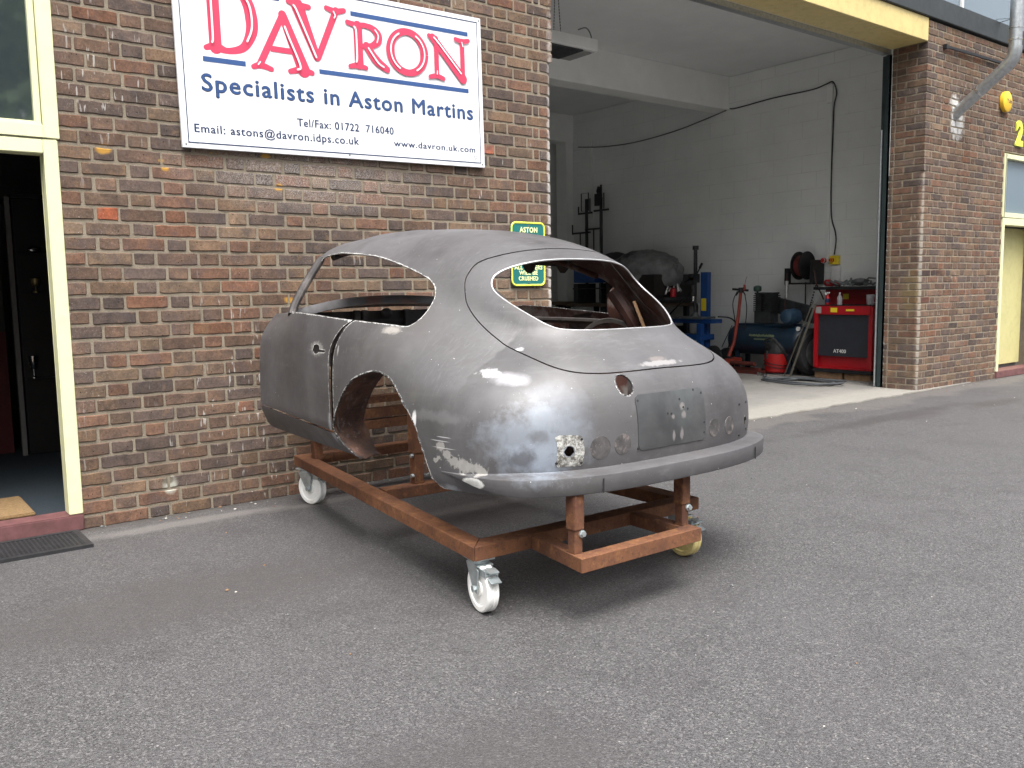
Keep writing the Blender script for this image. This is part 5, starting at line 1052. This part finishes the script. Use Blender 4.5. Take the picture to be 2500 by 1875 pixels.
q=MB(); q.tube(crom([(6.3,3.95,1.05),(6.1,3.85,1.05),(6.0,3.72,.92),(6.02,3.74,.8)],6,False),.010,6); q.tube(crom([(6.1,3.42,.75),(6.2,3.25,.72),(6.3,3.15,.55),(6.3,3.0,.42)],6,False),.012,6); q.tube([(6.25,3.28,.62),(6.2,3.42,.3)],.006,6); tag(q.build('loose_cable',M_BLACK),'loose black cable looping behind the blue press','cable')
q=MB(); q.ball((6.05,3.2,.16),(.12,.16,.15),16); q.ball((5.8,3.35,.12),(.10,.10,.11),12); tag(q.build('black_drum',M_DGRY),'black rounded motor on the floor by the blue press','motor')
q=MB(); q.lathe([(.055,0),(.17,.02),(.17,.05),(.055,.07)],(5.85,3.25,.18),(-1,.2,0),24); tag(q.build('small_wheel',M_BLACK),'small black wheel on the floor in front of the press','wheel')
# bench with covered engine
WB=thing('workbench','dark cluttered workbench along the block wall','workbench',(5.8,4.7,0))
q=MB(); q.box(5.35,6.3,4.05,6.2,.90,.95); q.build('top',M_WOOD,WB,bevel=.004)
for y in (4.1,5.1,6.1):
    for x in (5.40,6.2): q=MB(); q.box(x,x+.07,y,y+.07,.012,.90); q.build('leg',M_DGRY,WB)
q=MB(); q.box(5.45,6.2,4.1,6.15,.25,.28); q.build('shelf',M_DGRY,WB)
q=MB(); q.box(5.5,6.2,4.15,5.0,.29,.60); tag(q.build('storage_box',M_DARK,bevel=.005),'low dark storage box under the near end of the workbench','box')
q=MB(); q.box(5.5,6.2,5.1,5.7,.29,.75); tag(q.build('storage_box',M_DARK,bevel=.005),'taller dark storage box under the far end of the workbench','box')
q=MB(); q.box(5.40,6.25,4.04,5.05,.952,1.38); q.build('engine_crate',M_DARK,bevel=.006); tag(bpy.data.objects['engine_crate'],'black crate on the workbench under the dust cover','crate')
fnc=lambda d: 1+.07*abs(math.sin(d.x*5+d.y*4))+.06*abs(math.sin(d.y*9+d.z*5+2))+.03*abs(math.sin(d.x*17+d.z*13+d.y*8))
q=MB(); q.ball((5.8,4.60,1.40),(.44,.60,.33),52,fn=fnc); tag(q.build('dust_cover',M_CLOTH,smooth=60),'crumpled grey dust cover over an engine on the workbench','cover')
q=MB(); q.ball((5.72,5.15,1.60),(.22,.25,.14),24,fn=fnc); tag(q.build('black_cushion',M_BLACK,smooth=60),'black bundle on the far side of the dust cover','bundle')
q=MB(); q.box(5.48,6.0,4.3,4.8,1.23,1.26)
for i in range(14): q.lathe([(.02,0),(random.uniform(.02,.045),.02),(random.uniform(.02,.04),random.uniform(.05,.12)),(.015,.14)],(random.uniform(5.6,5.9),3.96+.03*i,1.05+random.uniform(0,.12)),(random.uniform(-.4,.4),random.uniform(-.4,.4),1),10)
tag(q.build('carburettors',M_CHROME,bevel=0),'jumble of bright metal carburettor parts at the right end of the bench','carburettor parts')
q=MB(); q.box(5.5,6.1,3.92,4.4,1.0,1.04); tag(q.build('bench_shelf',M_DGRY),'dark shelf carrying the bright metal parts','shelf')
q=MB(); q.lathe([(.03,0),(.045,.01),(.045,.12),(.02,.14)],(5.7,3.93,1.04),n=14); tag(q.build('red_can',M_RED),'small red can at the right end of the bench','can')
q=MB(); q.lathe([(.09,0),(.12,.22),(.125,.23)],(5.55,4.18,.955),n=24); tag(q.build('white_bucket',M_WHITE),'white plastic bucket on the bench below the dust cover','bucket')
q=MB(); q.box(5.45,5.9,5.35,5.85,1.28,1.52); tag(q.build('blue_tool_box',M_BLUE,bevel=.01),'blue box on the far part of the bench','box')
q=MB(); q.box(5.5,5.9,5.25,5.3,.952,1.27); q.box(5.5,5.9,5.8,5.9,.952,1.27); q.box(5.48,5.52,5.0,5.9,1.18,1.2); tag(q.build('box_stand',M_DGRY),'dark stand under the blue box','stand')
SB=thing('side_bench','second workbench against the far wall behind the coupe shell','workbench',(4.2,6.4,0))
q=MB(); q.box(3.2,5.6,5.9,6.8,.93,.98); q.build('top',M_WOOD,SB,bevel=.004)
for x in (3.25,5.4):
    for y in (5.95,6.7): q=MB(); q.box(x,x+.08,y,y+.08,.012,.93); q.build('leg',M_DGRY,SB)
q=MB(); q.lathe([(.075,0),(.08,.02),(.08,.15),(.083,.16)],(4.75,5.98,.982),n=22); q.lathe([(.0815,.06),(.0815,.12)],(4.75,5.98,.982),n=22,mi=1,cap=False); tag(q.build('red_tin',[M_RED,M_WHITE]),'red tin with white label on the far bench','tin')
q=MB(); q.lathe([(.03,0),(.04,.02),(.04,.2),(.015,.24),(.015,.28)],(4.95,5.98,1.0),n=14); tag(q.build('steel_bottle',M_CHROME),'bright narrow flask beside the red tin','flask')
q=MB(); q.box(3.9,4.25,6.0,6.3,.982,1.1); q.ball((4.05,6.15,1.14),(.12,.1,.07),12); tag(q.build('bench_vice',M_DGRY,bevel=.01),'dark bench vice on the far bench','vice')
# pipe rack on the far wall
PR_=thing('pipe_rack','dark rack of pipes and clamps on the far end of the block wall','pipe rack',(6.3,6.2,.95))
q=MB()
for y in (6.42,6.06): q.cyl((6.28,y,.96),(6.28,y,2.72),.028,n=10)
q.cyl((6.28,6.06,2.5),(6.28,6.06,2.93),.018,n=8)
q.build('upright',M_DGRY,PR_)
q=MB()
for a,b,z in [(6.25,6.58,2.48),(5.85,6.2,2.50),(6.3,6.75,2.15),(6.06,6.42,2.20)]: q.beam((6.25,a,z),(6.25,b,z),.03,.03)
for y,z0,z1 in [(6.56,2.46,2.60),(5.93,2.5,2.78),(6.72,2.13,2.3),(6.37,2.13,2.3),(6.27,2.48,2.72),(6.52,1.3,2.14),(6.18,1.3,2.18)]: q.cyl((6.22,y,z0),(6.22,y,z1),.012,n=8)
q.build('cross_arm',M_DGRY,PR_)
q=MB(); q.tube([(6.26,6.35,2.52),(6.26,6.35,2.82),(6.26,6.53,2.82),(6.26,6.53,2.52)],.010,6,closed=True); q.box(6.22,6.27,6.02,6.16,2.58,2.78); q.lathe([(.02,0),(.04,.06),(.02,.14)],(6.25,6.09,2.76),n=12); q.build('clamp_head',M_BLKM,PR_)
# green car deeper in the bay, only its roof line shows through the shell
GC=thing('green_car','dark green car parked deep in the bay, seen through the shell','car',(3.6,4.6,0))
sec=[]; 
def gcar(t,s):  # t along length 0..1, s across -1..1
    L=[(.0,.55),(.12,.78),(.35,.88),(.48,1.0),(.60,1.08),(.75,1.02),(.9,.82),(1,.55)]
    z=np.interp(t,[a for a,_ in L],[b for _,b in L]); w=.78*(1-(abs(t-.5)*2)**4*.35); return (3.6+s*w,3.4+t*2.9,z*(1-.22*abs(s)**4)*1.0)
q=MB(); nT,nS=40,24; vs=[gcar(i/nT,-1+2*j/nS) for i in range(nT+1) for j in range(nS+1)]; fs=[(i*(nS+1)+j,i*(nS+1)+j+1,(i+1)*(nS+1)+j+1,(i+1)*(nS+1)+j) for i in range(nT) for j in range(nS)]
q.add(vs,fs); ring=[vs[i*(nS+1)] for i in range(nT+1)]+[vs[nT*(nS+1)+j] for j in range(1,nS+1)]+[vs[i*(nS+1)+nS] for i in range(nT-1,-1,-1)]+[vs[j] for j in range(nS-1,0,-1)]
n_=len(ring); q.add(list(ring)+[(x,y,.25) for x,y,z in ring],[(i,(i+1)%n_,n_+(i+1)%n_,n_+i) for i in range(n_)]); q.build('body',M_GREENB,GC,smooth=50)
for x in (2.9,4.3):
    for y in (4.0,5.7):
        q=MB(); q.lathe([(.19,-.08),(.30,-.09),(.315,0),(.30,.09),(.19,.08)],(x,y,.315),(1,0,0),28); q.build('wheel',M_TYRE,GC)
# ceiling heater on chains
HT=thing('ceiling_heater','white box heater hanging on chains near the ceiling of the bay','heater',(1.35,1.45,3.3))
q=MB(); q.box(.75,1.62,1.22,1.62,3.36,3.465); q.build('casing',M_WHITE,HT,bevel=.006)
q=MB(); q.box(.78,1.46,1.25,1.59,3.345,3.358); q.build('grille',M_DGRY,HT); q=MB(); q.box(1.47,1.60,1.25,1.59,3.35,3.358); q.build('vent_panel',M_SILVER,HT)
q=MB()
for x in (1.36,1.46):
    for i in range(26): q.ball((1.40+(x-1.40)*(1-i/26),1.55,3.475+i*.0275),(.006,.006,.014),6)
q.build('chain',M_GREY,HT)
q=MB(); q.tube([(0,1.56,4.16),(1.35,1.56,4.16)],.014,8); q.lathe([(.05,0),(.05,.03)],(1.40,1.56,4.172),n=14); q.lathe([(.04,0),(.04,.04)],(1.53,1.56,4.165),n=14); q.build('conduit',M_WHITE,HT)
q=MB(); q.tube(crom([(1.58,1.45,3.60),(1.66,1.42,3.62),(1.72,1.42,3.55),(1.70,1.42,3.47),(1.62,1.42,3.45)],6,False),.006,6); q.build('hook',M_GREY,HT)
# coiled hose on the floor
pts=[]
for t in np.linspace(0,5.2*2*PI,260):
    k_=t/(2*PI); pts.append((5.08+.10*math.sin(k_*1.3)+(.24+.05*math.sin(k_*2.1))*math.cos(t),1.28+.07*math.sin(k_*2.2)+(.42+.08*math.sin(k_*1.7+1))*math.sin(t),.024+.010*k_*.5+.004*math.sin(t*3)))
pts=[(5.4,2.05,.024),(5.25,2.0,.024),(5.1,1.9,.024),(5.22,1.78,.024),(5.2,1.62,.024)]+pts+[(5.5,.98,.03),(5.55,1.1,.026)]
q=MB(); q.tube(pts,.0105,7); tag(q.build('coiled_hose',mat('hose_grey',(.05,.055,.06),.5,var=.2)),'dark hose lying in loose coils on the concrete at the bay entrance','hose')
q=MB(); q.cyl((5.43,2.08,.03),(5.43,2.16,.03),.02,n=10); q.lathe([(.03,0),(.03,.02)],(5.45,2.2,.03),(0,1,0),12); tag(q.build('hose_fitting',M_CHROME),'bright metal fitting at the free end of the floor hose','hose fitting')
# small litter on the tarmac
# ------------------------------------------------------------------ trees across the yard (mirrored in the office window), plus two added at the left to darken the shell side
def tree(x,y,h,r,label,seed):
    rr=random.Random(seed); T=thing('tree',label,'tree',(x,y,0),'trees across the yard')
    q=MB(); q.tube([(x,y,0),(x+.1,y,h*.3),(x-.1,y+.1,h*.6),(x,y,h*.9)],[.25,.2,.13,.04],9)
    cl=[]
    for i in range(16):
        a=rr.uniform(0,2*PI); e=rr.uniform(.30,.95); d=r*rr.uniform(.25,.85)*math.sin(PI*min(1,e*.95+.05)); p=(x+d*math.cos(a),y+d*math.sin(a),h*e); cl.append(p); q.tube([(x,y,h*e*.6),p],[.07,.02],5)
    q.build('trunk',M_WOOD,T)
    q=MB()
    for p in cl:
        R_=r*rr.uniform(.28,.45)
        for k_ in range(330):
            v=Vector((rr.gauss(0,1),rr.gauss(0,1),rr.gauss(0,.8))); v=v.normalized()*R_*rr.random()**.4; c_=Vector(p)+v; a=Vector((rr.uniform(-1,1),rr.uniform(-1,1),rr.uniform(-1,1))).normalized()*.26; b=a.cross(Vector((rr.random(),rr.random(),rr.random()))).normalized()*.16
            q.add([c_-a,c_+b,c_+a,c_-b],[(0,1,2,3)])
    q.build('crown',M_LEAF,T,smooth=0)
M_LEAF=mat('leaves',(.075,.125,.035),.6,var=.5,vs=1.2)
tree(-11,-17,9,3.6,'broad tree across the yard, leftmost of the row',1); tree(-5,-20,10,4.2,'taller tree across the yard, second of the row',2); tree(1.5,-19,9,3.8,'third tree of the row across the yard',3); tree(-17,-12,9,3.6,'tree across the yard standing nearest the office door',4)
tree(-18,-5,9,3.8,'unseen tree added at the left side of the yard to darken the shell, nearest the road',5); tree(-17,3,10,4.0,'unseen tree added at the left side of the yard to darken the shell, beyond the office',6)  # unseen trees added so the door side faces something dark
tree(-2.0,-21,12,5.2,'broadest tree across the yard, in the middle of the row',7)
q=MB(); rr=random.Random(11)
for i in range(420):
    x=rr.choice([rr.uniform(-3.15,0),rr.uniform(-3.15,0),rr.uniform(0,5.2),rr.uniform(5.3,7.2)]); y=-abs(rr.gauss(0,.10))-.012 if rr.random()<.75 else rr.uniform(-4,-.2)
    s_=rr.uniform(.0025,.007)*(1.3 if rr.random()<.1 else 1); q.ball((x,y,s_*.5),(s_*rr.uniform(.7,1.5),s_,s_*.6),5,mi=rr.choice([0,0,1,2]))
o=q.build('loose_grit',[M_GREY,M_TIMB,mat('grit_pale',(.42,.40,.36),.9,var=.3)],smooth=0); o['kind']='stuff'; o['label']='small loose stones and grit lying along the foot of the brick wall'; o['category']='grit'
